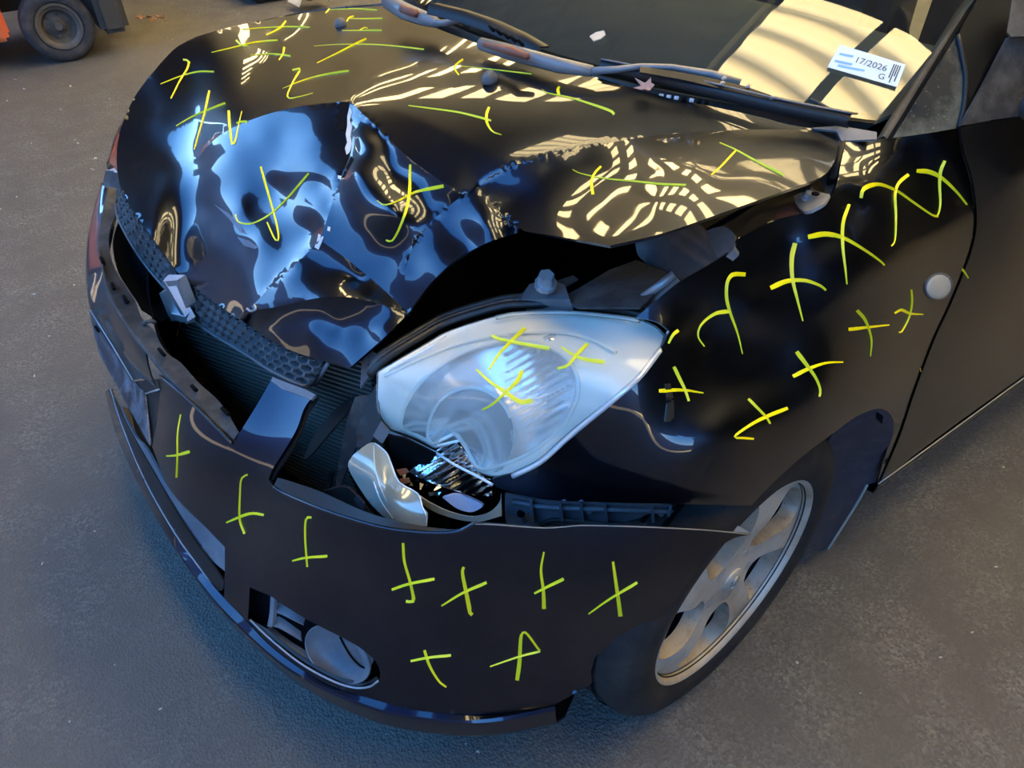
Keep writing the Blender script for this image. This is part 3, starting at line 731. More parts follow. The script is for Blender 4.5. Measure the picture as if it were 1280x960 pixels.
shard('bracket_shard', [(404,614),(425,608),(436,610),(448,622),(462,640),(470,648),(440,645),(418,630)], (404,614,'X',.40), (436,610,'X',.45), (470,648,'X',.50), DPLAST)
shard('loose_tab', [(442,624),(447,620),(455,630),(454,637),(446,631)], (442,624,'X',.47), (447,620,'X',.48), (454,637,'X',.485), GPLAST)
shard('apron', [(700,372),(720,362),(762,337),(795,325),(843,343),(822,362),(800,384),(775,384),(722,384)], (709,363,'Z',.77), (795,327,'Z',.79), (841,343,'Z',.82), DPLAST)
ab = Surf([(794,303,'Z',.80),(842,275,'Z',.82),(901,322,'Z',.855),(854,352,'Z',.825),(807,329,'Z',.775),(884,289,'Z',.85)],
    [([(815,285),(860,320),(885,333)], [.010,.014,.008], 8), ([(830,279),(870,305),(895,325)], [.010,.014,.008], 7), ([(855,275),(880,297),(899,320)], [.008,.012,.008], 6)])
AIRM = dusty(mat('air_box_plastic', (.16, .165, .175), .5), (.15, .155, .17), (.3, .3, .3), .5, 20)
panel('air_box', path([(794,303),(797,296),(807,290),(842,275)], [(842,275),(862,276),(884,289),(901,322)], [(901,322),(880,337),(854,353)], [(854,353),(842,343),(807,329)], [(807,329),(797,318),(794,303)]), ab, AIRM, CAR, 4, th=.004)
shard('air_box_cap', path([(882,289),(892,285),(905,283),(915,289)], [(915,289),(919,300),(917,312)], [(917,312),(901,324),(890,310),(882,289)]), (882,289,'Z',.865), (915,289,'Z',.885), (901,322,'Z',.868), AIRM, th=.012)
BAY = mat('bay_panel', (.075, .065, .05), .6)
shard('inner_panel', [(800,300),(842,262),(985,225),(1040,225),(1025,248),(990,262),(968,278),(930,300),(900,312)], (842,270,'Z',.76), (985,235,'Z',.82), (930,300,'Z',.85), BAY)
tube('seam', [at(884,289,'Z',.83), at(920,268,'Z',.85), at(965,240,'Z',.84)], .004, VOID, CAR, 6)
shard('rusty_flange', path([(968,274),(972,264),(982,257),(994,255)], [(994,255),(1004,263),(1002,267),(985,270),(968,276)]), (968,274,'Z',.89), (994,255,'Z',.885), (1002,267,'Z',.9), RUST)
shard('rusty_strip', [(917,298),(925,294),(936,291),(925,300),(918,309)], (917,298,'Z',.875), (936,291,'Z',.888), (918,309,'Z',.88), RUST)
hg = shard('hinge_plate', path([(992,245),(1000,241),(1010,239),(1015,232)], [(1015,232),(1019,238),(1037,243)], [(1037,243),(1030,254),(1014,263)], [(1014,263),(1005,264),(996,256),(992,245)]), (992,245,'Z',.895), (1037,243,'Z',.92), (1014,263,'Z',.912), STEEL, th=.004)
c0 = at(1008,248,'Z',.905)
def bolt(name, c, n, r, h, m, par):
    n = np.array(n, float)/np.linalg.norm(n); u = np.cross(n, [0, 1, .3]); u /= np.linalg.norm(u); v = np.cross(n, u); c = np.array(c)
    P = []; F_ = []
    for k in range(12): a = math.pi*k/6; P.append(c+(u*math.cos(a)+v*math.sin(a))*r*1.35)
    for k in range(12): a = math.pi*k/6; P.append(c+n*h*.3+(u*math.cos(a)+v*math.sin(a))*r*1.3)
    for k in range(6): a = math.pi*k/3; P.append(c+n*h*.3+(u*math.cos(a)+v*math.sin(a))*r)
    for k in range(6): a = math.pi*k/3; P.append(c+n*h+(u*math.cos(a)+v*math.sin(a))*r*.94)
    for k in range(12): F_.append((k, (k+1) % 12, 12+(k+1) % 12, 12+k))
    F_.append(tuple(range(12, 24)))
    for k in range(6): F_.append((24+k, 24+(k+1) % 6, 30+(k+1) % 6, 30+k))
    F_.append(tuple(range(30, 36)))
    return mesh_obj(name, P, F_, m, par, False)
bolt('bolt', c0, (.3, 0, 1), .006, .010, STEEL, hg)
tube('hole', [at(1019,243,'Z',.917), at(1019,243,'Z',.917)+np.array([0, 0, .002])], .005, VOID, hg, 10)
shard('fender_rail', [(800,376),(814,364),(812,360),(841,341),(851,352),(833,369),(804,386)], (804,384,'Z',.80), (841,342,'Z',.835), (851,352,'Z',.845), STEEL, th=.006)
tube('rail_ridge', [at(804,372,'Z',.812), at(843,343,'Z',.845)], .006, STEEL, CAR, 8)
shard('headlamp_mount', path([(652,374),(655,365),(662,355)], [(662,355),(685,350),(706,356)], [(706,356),(712,374)], [(712,374),(652,374)]), (652,374,'Z',.765), (706,356,'Z',.785), (712,374,'Z',.79), BPLAST, th=.02)
bolt('mount_bolt', at(682,357,'Z',.79), (.25, -.15, 1), .012, .022, STEEL, CAR)
shard('support_bar', [(618,378),(716,344),(722,348),(705,358),(640,378)], (618,378,'Z',.75), (716,344,'Z',.775), (705,358,'Z',.775), DPLAST)
tube('bonnet_seal', [at(*q) for q in ((1046,228,'Z',.905), (1050,205,'Z',.92), (1053,185,'Z',.93), (1052,170,'Z',.935))], .014, BLACK, CAR, 8)
shard('hinge_well', [(1036,250),(1025,222),(1047,195),(1050,168),(1060,180),(1054,210),(1048,232)], (1036,249,'Z',.895), (1047,170,'Z',.915), (1058,180,'Z',.92), BPLAST)

# ---------------------------------------------------------------- headlight
LENS_OUT = path([(471,465),(484,457),(531,430),(562,413),(619,395),(650,390),(712,389),(775,395),(800,399),(821,408),(832,419)], [(832,419),(826,434),(800,467),(770,494),(712,541),(675,574),(640,592)], [(640,592),(618,596),(597,591)],
    [(597,591),(576,556),(556,534)], [(556,534),(544,561)], [(544,561),(516,547),(487,537)], [(487,537),(475,522),(470,500),(471,465)])
LENS = Surf([(471,465,'Z',.705),(475,522,'Z',.635),(544,561,'Z',.60),(640,592,'Z',.625),(712,541,'X',.698),(770,494,'X',.735),(832,419,'X',.718),(700,388,'Z',.775),(560,414,'Z',.735),(790,397,'Z',.808),
    (620,490,'Z',.735),(720,450,'Z',.775),(540,480,'Z',.70)])
hz = bpy.data.materials.new('hazed_lens'); hz.use_nodes = True; ht = hz.node_tree; ht.nodes.clear()
def lens_mat(ht, haze, tint, hcol):
    N_ = ht.nodes.new; L_ = ht.links.new
    o = N_('ShaderNodeOutputMaterial'); tr = N_('ShaderNodeBsdfTransparent'); tr.inputs[0].default_value = (*tint, 1)
    df = N_('ShaderNodeBsdfDiffuse'); df.inputs[0].default_value = (*hcol, 1); tl = N_('ShaderNodeBsdfTranslucent'); tl.inputs[0].default_value = (*hcol, 1)
    m0 = N_('ShaderNodeMixShader'); m0.inputs[0].default_value = .35; L_(df.outputs[0], m0.inputs[1]); L_(tl.outputs[0], m0.inputs[2])
    m1 = N_('ShaderNodeMixShader'); L_(tr.outputs[0], m1.inputs[1]); L_(m0.outputs[0], m1.inputs[2])
    no = N_('ShaderNodeTexNoise'); no.inputs['Scale'].default_value = 14; no.inputs['Detail'].default_value = 3; tc = N_('ShaderNodeTexCoord'); L_(tc.outputs['Object'], no.inputs['Vector'])
    mr = N_('ShaderNodeMapRange'); mr.inputs[1].default_value = .3; mr.inputs[2].default_value = .7; mr.inputs[3].default_value = haze*.9; mr.inputs[4].default_value = haze*1.08; L_(no.outputs['Fac'], mr.inputs[0]); L_(mr.outputs[0], m1.inputs[0])
    gl = N_('ShaderNodeBsdfGlossy'); gl.inputs['Roughness'].default_value = .07; fr_ = N_('ShaderNodeFresnel'); fr_.inputs[0].default_value = 1.5
    m2 = N_('ShaderNodeMixShader'); L_(fr_.outputs[0], m2.inputs[0]); L_(m1.outputs[0], m2.inputs[1]); L_(gl.outputs[0], m2.inputs[2]); L_(m2.outputs[0], o.inputs[0])
lens_mat(ht, .24, (.99, .985, .95), (1.0, .97, .88))
hl = empty('headlight'); hl.parent = CAR
lens = panel('lens', LENS_OUT, LENS, hz, hl, 7, th=0); lens['label'] = 'hazed clear headlight lens with a broken lower corner'
CLEARP = mat('clear_edge', (.75, .78, .8), .15, .3)
BEZ = mat('lamp_bezel', (.95, .94, .88), .3, 0); REF = mat('lamp_reflector', (.97, .97, .98), .2, .8)
B1 = (612,508,116,74,-22); B2 = (588,545,54,60,0)
def relief(x, y):
    q1 = ellf(x, y, *B1); g1 = .012+.05*np.maximum(0, 1-q1**2)
    c = (x*.5+y*.87); rib = .0022*np.sin(2*math.pi*c/9.5)*((x > 632) & (q1 < .9))
    return g1+rib
bowl1 = np.array([p for p in ell(*B1, 60)]); bowl2 = ell(*B2, 48)
def clip(poly, outline):
    """keep the part of a convex poly inside the lamp outline by pulling stray points towards its centre"""
    c = np.mean(poly, 0); out = []
    for p in poly:
        k = 1.0
        while k > .1 and not inside(outline, np.array([c[0]+(p[0]-c[0])*k]), np.array([c[1]+(p[1]-c[1])*k]))[0]: k -= .02
        out.append(c+(p-c)*k)
    return np.array(out)
LIN = np.array(grow(LENS_OUT, .985)); b1 = clip(bowl1, np.array(grow(LENS_OUT, .97))); b2 = clip(bowl2, np.array(grow(LENS_OUT, .96)))
panel('bezel', LIN, Off(LENS, .014), BEZ, hl, 7, holes=[b1], th=.002)
panel('reflector_bowl', b1, Off(LENS, 0, relief), REF, hl, 4, th=.002)
panel('indicator_bowl', b2, Off(LENS, 0, lambda x, y: .010+.03*np.maximum(0, 1-ellf(x, y, *B2)**2)), REF, hl, 5, th=.002)
tube('bowl_rim_highlight', Off(LENS, .010).Q(np.vstack([b1, b1[:1]])), .0028, BEZ, hl, 6)  # white tube paints the highlight line along the bowl's rim
tube('indicator_rim_highlight', Off(LENS, .009).Q(b2[20:46]), .0022, BEZ, hl, 6)  # white tube, painted highlight on the smaller bowl's rim
tube('bezel_lip', Off(LENS, .008).Q(cr([(480,470),(530,446),(580,428),(640,417),(700,415),(740,424),(770,440)], 5)), .003, BEZ, hl, 6)
bulb = tube('bulb', [LENS.P(690, 432, -.05)[0], LENS.P(690, 432, -.03)[0], LENS.P(690, 432, -.022)[0]], [.016, .016, .008], CHROME, hl, 14)
for k in range(9):
    a = (486+k*6.2, 455-k*3.4); tube('lens_rib', [LENS.P(a[0], a[1]+9, .0005)[0], LENS.P(a[0]+22, a[1]-8, .0005)[0]], .0010, CLEARP, hl, 5)
tube('lens_edge', Off(LENS, .001).Q(cr([(620,397),(650,392),(712,391),(775,397),(800,401)], 5)), .0035, hz, hl, 6)
tube('lamp_side_edge', Off(LENS, .004).Q(cr([(826,436),(800,470),(770,497),(712,545),(676,577),(641,595)], 5)), .004, CLEARP, hl, 6)
# seals over the lamp
for k, (m_, r_) in enumerate(((BLACK, .006), (DPLAST, .005), (BLACK, .005))):
    o_ = -5-5*k
    tube('lamp_seal', Off(LENS, .012+.008*k).Q(cr([(462,474+o_),(480,455+o_),(528,425+o_),(560,408+o_),(619,390+o_),(650,386+o_),(712,385+o_*.8),(775,391+o_*.7),(806,398+o_*.6)], 5)), r_, m_, hl, 6)
shard('housing_side', [(445,540),(458,505),(470,480),(476,530),(462,555),(446,560)], (445,540,'X',.45), (470,480,'X',.44), (476,530,'X',.475), BLACK, hl)
shard('housing_clip', [(466,545),(476,527),(487,540),(478,555)], (466,545,'X',.475), (476,527,'X',.48), (487,540,'X',.49), GPLAST, hl)
# broken-out corner: bare ridged reflector, lens fragment, lower rim
RB = Surf([(546,555,'Z',.585),(593,591,'Z',.60),(515,585,'Z',.56),(613,621,'Z',.58),(560,610,'Z',.55)], base=None)
ridge = lambda x, y: .0045*np.abs(((x*.52+y*.86)/9.0) % 1-.5)*2
panel('ridged_reflector', path([(556,537),(578,562),(598,592),(613,600)], [(613,600),(615,620)], [(615,620),(590,619),(560,611),(522,597)], [(522,597),(513,587),(542,573)], [(542,573),(556,537)]), Off(RB, 0, ridge), CHROME, hl, 3, th=.002)
tube('crack_edge', Off(RB, -.012).Q([(487,540),(516,551),(545,566),(570,582),(600,597),(616,606)]), .0022, CLEARP, hl, 6)
rng = random.Random(3)
cl = []
for k in range(26):
    x, y = rng.uniform(502, 552), rng.uniform(592, 620); p = RB.P(x, y, -.004)[0]; d = np.array([rng.uniform(-1, 1) for _ in range(3)])*.012
    cl.append((p, p+d))
V, Fs = [], []
for a, b in cl:
    w = np.cross(b-a, CAM-a); w = w/np.linalg.norm(w)*.003; n_ = (CAM-a)/np.linalg.norm(CAM-a)*.002; bb = len(V)
    V += [a+w, b+w*.3, b-w*.3, a-w, a+w-n_, b-n_]; Fs += [(bb, bb+1, bb+2, bb+3), (bb, bb+4, bb+5, bb+1)]
mesh_obj('reflector_splinters', V, Fs, CHROME, hl, False)['kind'] = 'stuff'
FR_OUT = path([(441,569),(459,555),(469,553)], [(469,553),(483,565),(489,579),(499,603)], [(499,603),(522,617),(528,634)], [(528,634),(534,642),(533,658)], [(533,658),(491,652),(467,634),(448,608),(435,583),(441,569)])
FRS = Surf([(441,569,'Z',.60),(469,553,'Z',.605),(499,603,'Z',.585),(534,642,'Z',.565),(533,658,'Z',.55),(491,652,'Z',.545),(448,608,'Z',.56),(480,605,'Z',.60)], [([(468,555),(470,590),(478,620),(492,650)], [.002,.003,.003,.001], 9)])
fm_ = mat('milky_lens', (.42, .44, .38), .18, .35, .6)
fg = panel('lens_fragment', FR_OUT, FRS, fm_, hl, 5, th=.003); fg['label'] = 'broken milky piece of lens hanging below the headlight'
tube('fragment_line', Off(FRS, -.001).Q(cr([(467,556),(469,585),(476,610),(484,628)], 4)), .0010, CLEARP, hl, 5)
tube('fragment_line', Off(FRS, -.001).Q(cr([(467,602),(476,626),(491,648)], 4)), .0010, CLEARP, hl, 5)
tube('fragment_edge', Off(FRS, -.001).Q(cr([(469,554),(483,566),(489,580),(499,603),(522,617),(528,634),(533,645),(533,657)], 3)), .0013, CLEARP, hl, 5)
rims = Surf([(522,617,'Z',.55),(560,632,'Z',.54),(600,640,'Z',.55),(625,620,'Z',.575),(580,648,'Z',.53)])
panel('lower_rim', path([(522,619),(540,630),(562,640),(590,646),(612,640),(624,628),(626,617)], [(626,617),(627,645)], [(627,645),(600,652),(575,650),(548,642),(530,632),(522,619)]), rims, fm_, hl, 5, th=.003)
panel('indicator_socket', path([(553,622),(570,618),(590,624),(603,632),(590,640),(572,636),(553,622)]), Off(rims, .01), mat('pale_socket', (.5, .5, .6), .4), hl, 5, th=.006)
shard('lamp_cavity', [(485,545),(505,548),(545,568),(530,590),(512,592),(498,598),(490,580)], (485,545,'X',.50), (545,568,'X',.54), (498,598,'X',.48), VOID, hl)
shard('rust_chip', [(495,587),(507,585),(511,590),(500,594)], (495,587,'Z',.575), (507,585,'Z',.58), (500,594,'Z',.572), RUST, hl)
shard('rust_chip', [(499,599),(510,597),(512,603),(503,606)], (499,599,'Z',.57), (510,597,'Z',.575), (503,606,'Z',.565), RUST, hl)

# ---------------------------------------------------------------- bumper retainer under the fender
RT = Surf([(632,617,'X',.615),(700,625,'X',.68),(766,631,'X',.732),(846,632,'X',.782),(906,634,'X',.812),(640,658,'X',.632),(726,657,'X',.70),(779,658,'X',.742),(900,658,'X',.82)])
RETM = dusty(mat('retainer_plastic', (.2, .21, .24), .5), (.19, .20, .235), (.34, .34, .35), .5, 25)
ret = panel('bumper_retainer', path([(631,617),(646,620),(686,627),(766,631),(846,632),(906,634)], [(906,634),(907,648),(900,658)], [(900,658),(886,665),(832,663),(779,661),(726,660),(681,663),(640,661)], [(640,661),(632,650),(631,617)]), RT, RETM, CAR, 7, th=.004)
for x0, x1 in ((665,668),(702,705),(724,727),(754,757),(813,815),(840,836)):
    y0 = np.interp(x0, [631, 686, 766, 906], [617, 627, 631, 634]); y1 = np.interp(x0, [640, 779, 886], [657, 657, 660])
    a = [RT.P(x0, y0, .001)[0], RT.P(x1, y1-4, .001)[0]]; b = [RT.P(x0, y0, .022)[0], RT.P(x1, y1-4, .016)[0]]
    loft('rib', [a, b], RETM, ret, 4, th=.004)
tube('ledge', RT.Q(cr([(640,627),(686,634),(766,637),(846,640)], 4), .010), .004, RETM, ret, 6)
tube('lower_ledge', RT.Q(cr([(676,656),(690,650),(720,651),(745,654),(800,655),(846,656)], 4), .012), .0035, DPLAST, ret, 6)
for q in ((736,637),(825,640)):
    bolt('screw', RT.P(*q, .004)[0], (.8, -.5, .4), .004, .008, STEEL, ret)
tube('screw_hole', [RT.P(651,642,.001)[0], RT.P(651,642,.004)[0]], .006, VOID, ret, 10)
shard('foil_tag', [(653,650),(660,640),(662,651),(655,654)], (653,650,'X',.652), (660,640,'X',.66), (655,654,'X',.656), CHROME, ret, .001)
shard('torn_corner', [(884,662),(900,655),(906,648),(915,655),(922,657),(938,667),(915,667)], (884,662,'X',.825), (906,648,'X',.83), (938,667,'X',.853), mat('bare_plastic', (.32, .29, .25), .6))

# ---------------------------------------------------------------- wheels
ALLOY = dusty(mat('dusty_alloy', (.55, .52, .48), .55, .3), (.52, .48, .42), (.36, .24, .14), .95, 9)
ALLOY2 = dusty(mat('shaded_brake_dust_alloy', (.4, .34, .28), .5, .2), (.36, .29, .22), (.14, .08, .05), .9, 14)  # brake dust, browned further to add shading contrast in the wheel openings
class Disc:
    """wheel face: (px, py) are mm in the wheel plane, axle along X"""
    def __init__(s, x): s.x = x
    def Q(s, pts, off=0.0):
        p = np.asarray(pts, float)/1000; r = np.hypot(p[:, 0], p[:, 1])
        return np.stack([s.x(r, np.arctan2(p[:, 1], p[:, 0])), p[:, 0], p[:, 1]], -1)
def spoke_x(r, a):
    return -.024+.016*np.exp(-((r-.14)/.06)**2)+.010*np.exp(-(r/.05)**2)
def wheel(name, loc, rotz, flip=False):
    w = empty(name, loc); w.parent = CAR; w.rotation_euler = (0, 0, rotz)
    lathe('tyre', [(.196,-.012),(.204,-.004),(.222,.004),(.245,.006),(.268,-.002),(.281,-.014),(.289,-.034),(.2925,-.08),(.293,-.10),(.2925,-.13),(.289,-.165),(.28,-.185),(.25,-.2),(.204,-.195),(.196,-.19)], RUBBER, w, 72)
    for x_ in (-.055, -.085, -.115, -.145):
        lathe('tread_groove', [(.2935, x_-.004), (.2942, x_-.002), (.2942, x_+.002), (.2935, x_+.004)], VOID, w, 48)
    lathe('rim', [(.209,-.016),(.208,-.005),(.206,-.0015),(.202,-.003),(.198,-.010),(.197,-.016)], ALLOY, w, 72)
    lathe('rim_barrel', [(.197,-.016),(.190,-.034),(.180,-.06),(.172,-.11),(.172,-.19),(.06,-.19)], VOID, w, 48)  # barrel blackened so the spoke openings look shaded
    holes = []
    for k in range(5):
        a0 = math.radians(90+72*k+12); pts = []
        for u, v in ((66, .30), (74, .52), (100, .60), (145, .53), (176, .42), (187, .28), (190, .05), (188, -.18), (174, -.30), (140, -.27), (110, -.20), (84, -.12), (70, .08)):
            pts.append((u*math.cos(a0+v), u*math.sin(a0+v)))
        q = cr(pts+[pts[0]], 3)[:-1]; holes.append(q)
    rim_o = np.array([(199*math.cos(t_), 199*math.sin(t_)) for t_ in np.linspace(0, 2*math.pi, 72, endpoint=False)])
    panel('spokes', rim_o, Disc(spoke_x), ALLOY, w, 9, [], holes, th=.0)
    for h in holes:   # the cast walls of each opening
        hh = np.vstack([h, h[:1]]); A = Disc(spoke_x).Q(hh); hc = np.array([0, h[:, 0].mean()/1000, h[:, 1].mean()/1000]); B = (A-hc)*np.array([1, .90, .90])+hc-np.array([.026, 0, 0])
        loft('spoke_wall', [A, B], ALLOY2, w, 30)
    lathe('centre_cap', [(.0, -.010), (.018, -.010), (.024, -.013), (.026, -.02)], ALLOY, w, 28)
    sv = [(.62,-.30),(0,-.80),(-.62,-.30),(.62,.30),(0,.80),(-.62,.30)]
    tube('cap_emblem', [np.array([-.0085, p[0]*.016, -p[1]*.017]) for p in sv], .0028, STEEL, w, 6)
    for k in range(5):
        a = math.radians(90+72*k+40); r = .05
        lathe('bolt_hole', [(.0, -.034), (.010, -.034), (.0125, -.022)], ALLOY2, w, 14).location = (.004, r*math.cos(a), r*math.sin(a))
        o = bolt('wheel_nut', (-.030, r*math.cos(a), r*math.sin(a)), (1, 0, 0), .0075, .012, STEEL, w)
    lathe('brake_disc', [(.06, -.075), (.128, -.075), (.128, -.095)], mat('brake_disc', (.12, .09, .07), .5, .6) if 'brake_disc' not in bpy.data.materials else bpy.data.materials['brake_disc'], w, 40)
    tube('valve', [(-.03, .03, -.178), (-.014, .03, -.170)], .0032, BLACK, w, 6)
    return w
wl_f = wheel('front_wheel', (.828, 0, .292), .107)
def dup(root, loc, rotz):
    r = root.copy(); COL.objects.link(r); r.location = loc; r.rotation_euler = (0, 0, rotz)
    for c in list(root.children):
        q = c.copy(); COL.objects.link(q); q.parent = r
    return r
dup(wl_f, (-.80, 0, .292), math.pi+.107); dup(wl_f, (.82, 2.38, .292), 0).name = 'rear_wheel'; dup(wl_f, (-.80, 2.38, .292), math.pi).name = 'rear_wheel'

# ---------------------------------------------------------------- inner arch liner, door, pillars, glass
LIN_M = dusty(mat('arch_liner', (.03, .035, .05), .6), (.022, .028, .045), (.07, .075, .09), .6, 30)
LNS = Surf([(1096,512,'X',.805),(1105,574,'X',.80),(1094,603,'X',.795),(1070,631,'X',.782),(1018,686,'X',.775),(1055,579,'Y',.36),(1042,542,'Y',.27),(1035,684,'X',.775),(1040,640,'Y',.37)])
panel('arch_liner', path([(1042,540),(1070,521),(1096,511),(1112,516),(1117,535),(1106,574),(1095,603)], [(1095,603),(1084,606)], [(1084,606),(1070,631),(1053,658),(1035,686)], [(1035,686),(1018,688),(1000,660),(1010,600),(1042,540)]), LNS, LIN_M, CAR, 7, th=.004)
tube('liner_edge', LNS.Q(cr([(1084,606),(1070,631),(1053,658),(1035,686)], 3), .002), .003, mat('pale_scuff', (.35, .33, .28), .7), CAR, 6)
shard('liner_clip_hole', [(1098,516),(1104,520),(1103,530),(1097,524)], (1098,516,'X',.808), (1104,520,'X',.808), (1103,530,'X',.808), VOID)
DOOR = Surf([(1201,165,'X',.737),(1217,270,'X',.768),(1166,425,'X',.79),(1120,548,'X',.80),(1100,602,'X',.803),(1280,146,'X',.76),(1280,300,'X',.80),(1280,470,'X',.80),(1420,368,'X',.80),(1420,130,'X',.77),(1280,220,'X',.787),(1240,400,'X',.803)],
    [([(1219,272),(1250,240),(1300,205),(1420,150)], [.004,.008,.008,.008], 22, 30)])
panel('door', path([(1201,160),(1240,151),(1280,145),(1420,118)], [(1420,118),(1420,368)], [(1420,368),(1280,469),(1180,541),(1101,601)], [(1101,601),(1124,548),(1145,486),(1168,425),(1188,382),(1204,343),(1217,305),(1221,270),(1216,225),(1204,184),(1201,160)]), DOOR, PAINT, CAR, 10, th=.004)
sl = DOOR.Q(cr([(1097,604),(1180,544),(1280,471),(1420,370)], 4))
loft('sill', [sl, sl+np.array([.004,0,-.004]), sl+np.array([.0,0,-.03]), sl+np.array([-.10,0,-.05])], PAINT, CAR, 30, th=.003)
tube('sill_highlight', sl+np.array([.002, 0, 0]), .0016, STEEL, CAR, 6)  # pale tube stands in for the highlight along the sill
# windscreen, built in car space
xs = np.linspace(-.645, .665, 31)
wb_ = np.stack([xs, .055+.225*(np.abs(xs)/.66)**2.2, .972-.012*(np.abs(xs)/.66)**2], -1)
xt = np.linspace(-.575, .590, 31)
wt_ = np.stack([xt, .86+.13*(np.abs(xt)/.59)**2.2, 1.372-.012*(np.abs(xt)/.59)**2], -1)
wm_ = (wb_+wt_)/2+np.stack([np.sign(xs)*.012*(np.abs(xs)/.66)**2, -.012+0*xs, .022+0*xs], -1)
GLASS = bpy.data.materials.new('windscreen_glass'); GLASS.use_nodes = True; q = GLASS.node_tree; q.nodes.clear()
o_ = q.nodes.new('ShaderNodeOutputMaterial'); a_ = q.nodes.new('ShaderNodeBsdfTransparent'); a_.inputs[0].default_value = (.80, .86, .80, 1)
b_ = q.nodes.new('ShaderNodeBsdfGlossy'); b_.inputs['Roughness'].default_value = .004; d_ = q.nodes.new('ShaderNodeBsdfDiffuse'); d_.inputs[0].default_value = (.4, .4, .36, 1)
f_ = q.nodes.new('ShaderNodeFresnel'); f_.inputs[0].default_value = 1.9; m_ = q.nodes.new('ShaderNodeMixShader'); m2_ = q.nodes.new('ShaderNodeMixShader'); m2_.inputs[0].default_value = .035
q.links.new(a_.outputs[0], m2_.inputs[1]); q.links.new(d_.outputs[0], m2_.inputs[2]); q.links.new(f_.outputs[0], m_.inputs[0]); q.links.new(m2_.outputs[0], m_.inputs[1]); q.links.new(b_.outputs[0], m_.inputs[2]); q.links.new(m_.outputs[0], o_.inputs[0])
ws = loft('windscreen', [wb_, wm_, wt_], GLASS, CAR, 41, cross=8, th=0)
def ws_pt(px, py, off=0.0):
    """where a photo ray meets the windscreen: nearest of a dense sample"""
    G = np.array([[a*(1-v)**2+2*v*(1-v)*(2*c-.5*a-.5*b)+b*v*v for a, c, b in zip(even(wb_, 120), even(wm_, 120), even(wt_, 120))] for v in np.linspace(0, .5, 90)]).reshape(-1, 3)
    d = rays(px, py); d = d/np.linalg.norm(d); w = G-CAM; tt = w@d; e = np.linalg.norm(w-tt[:, None]*d, axis=1); i = int(np.argmin(e))
    return CAM+d*(tt[i]-off)
FRIT = mat('black_frit', (.006, .006, .006), .3)
loft('frit_band', [wb_-np.array([0,.0,.004]), wb_*.75+wt_*.0+(wb_+(wm_-wb_)*.16)*.25-np.array([0,0,.004])], FRIT, ws, 40)
# cowl between bonnet and glass
hr = HOOD.Q(cr([(490,8),(520,25),(542,36),(602,58),(662,77),(737,96),(812,118),(880,133),(950,148),(1020,161)], 4), -.03)
loft('cowl', [hr, hr*.5+even(wb_, len(hr))*.5-np.array([0,0,.025]), even(wb_, len(hr))-np.array([0,0,.006])], BLACK, CAR, 50, cross=3, th=.004)
shard('cowl_end', [(1012,160),(1050,157),(1096,165),(1096,174),(1052,176),(1046,164)], (1012,160,'Z',.948), (1096,165,'Z',.952), (1050,176,'Z',.942), GPLAST)
for k in range(7):
    x = 824+k*9.5; y = 119.5+k*1.4
    tube('cowl_slot', [at(x,y,'Z',.976), at(x+5,y+.7,'Z',.976)], .003, PRIMER if k in (0,1,2,4) else VOID, CAR, 6)
# pillars
PILT = dusty(mat('pillar_trim', (.16, .11, .07), .55), (.15, .10, .06), (.3, .25, .18), .5, 25)
pl = lambda *r: np.array([at(*q) for q in r])
e0 = pl((1096,174,'X',.662), (1151,84,'X',.645), (1204,0,'X',.63)); e1 = pl((1109,174,'X',.672), (1164,84,'X',.656), (1216,0,'X',.641)); e2 = pl((1117,173,'X',.676), (1171,84,'X',.66), (1222,0,'X',.645))
top = lambda e, X, Z: np.vstack([e, [[X, .99, 1.36]]])
e0, e1, e2 = [np.vstack([e, [[x, y_, 1.37]]]) for e, x, y_ in ((e0,.592,.99),(e1,.602,1.0),(e2,.607,1.01))]
loft('pillar_strip', [e0, e0*.5+e1*.5+np.array([.002,-.002,.006]), e1], PILT, CAR, 24, th=.006)
loft('pillar_gap', [e1-np.array([0,0,.006]), e2-np.array([0,0,.006])], BLACK, CAR, 24, th=.004)
PQ = Plane(at(1116,173,'X',.677), at(1198,160,'X',.728), at(1200,40,'X',.665))
panel('quarter_panel', path([(1115,174),(1150,168),(1198,160)], [(1198,160),(1205,131),(1207,100),(1204,77),(1197,43)], [(1197,43),(1180,70),(1115,174)]), PQ, dusty(mat('dust_and_gold_sheen_paint', (.01, .01, .01), .3, 0, 1), (.03, .028, .022), (.36, .31, .20), .7, 12), CAR, 8, th=.004)  # dust, strengthened and tinted gold to imitate the roof's reflection
tube('quarter_seal', PQ.Q(cr([(1198,160),(1205,131),(1207,100),(1204,77),(1197,43)], 4), .002), .0032, BLACK, CAR, 8)
DF = Plane(at(1201,157,'X',.733), at(1262,46,'X',.70), at(1216,5,'X',.648))
panel('door_frame', path([(1202,157),(1209,131),(1210,100),(1207,77),(1199,42)], [(1199,42),(1219,5),(1240,-30)], [(1240,-30),(1300,-30)], [(1300,-30),(1262,46),(1202,157)]), DF, PAINT, CAR, 9, th=.004)
MB = Plane(at(1202,156,'X',.737), at(1262,46,'X',.71), at(1280,146,'X',.765))
panel('mirror_base', path([(1202,157),(1232,104),(1262,46)], [(1262,46),(1330,40)], [(1330,40),(1330,135),(1280,144)], [(1280,144),(1240,150),(1202,157)]), MB, DPLAST, CAR, 9, th=.006)
mm = at(1330,95,'X',.86)
bm = bmesh.new(); bmesh.ops.create_uvsphere(bm, u_segments=24, v_segments=14, radius=1)
for v in bm.verts: v.co = Vector((v.co.x*.10, v.co.y*.055*(1.15 if v.co.y < 0 else .35), v.co.z*.075))+Vector((.905, .47, 1.0))
for f in bm.faces: f.smooth = True
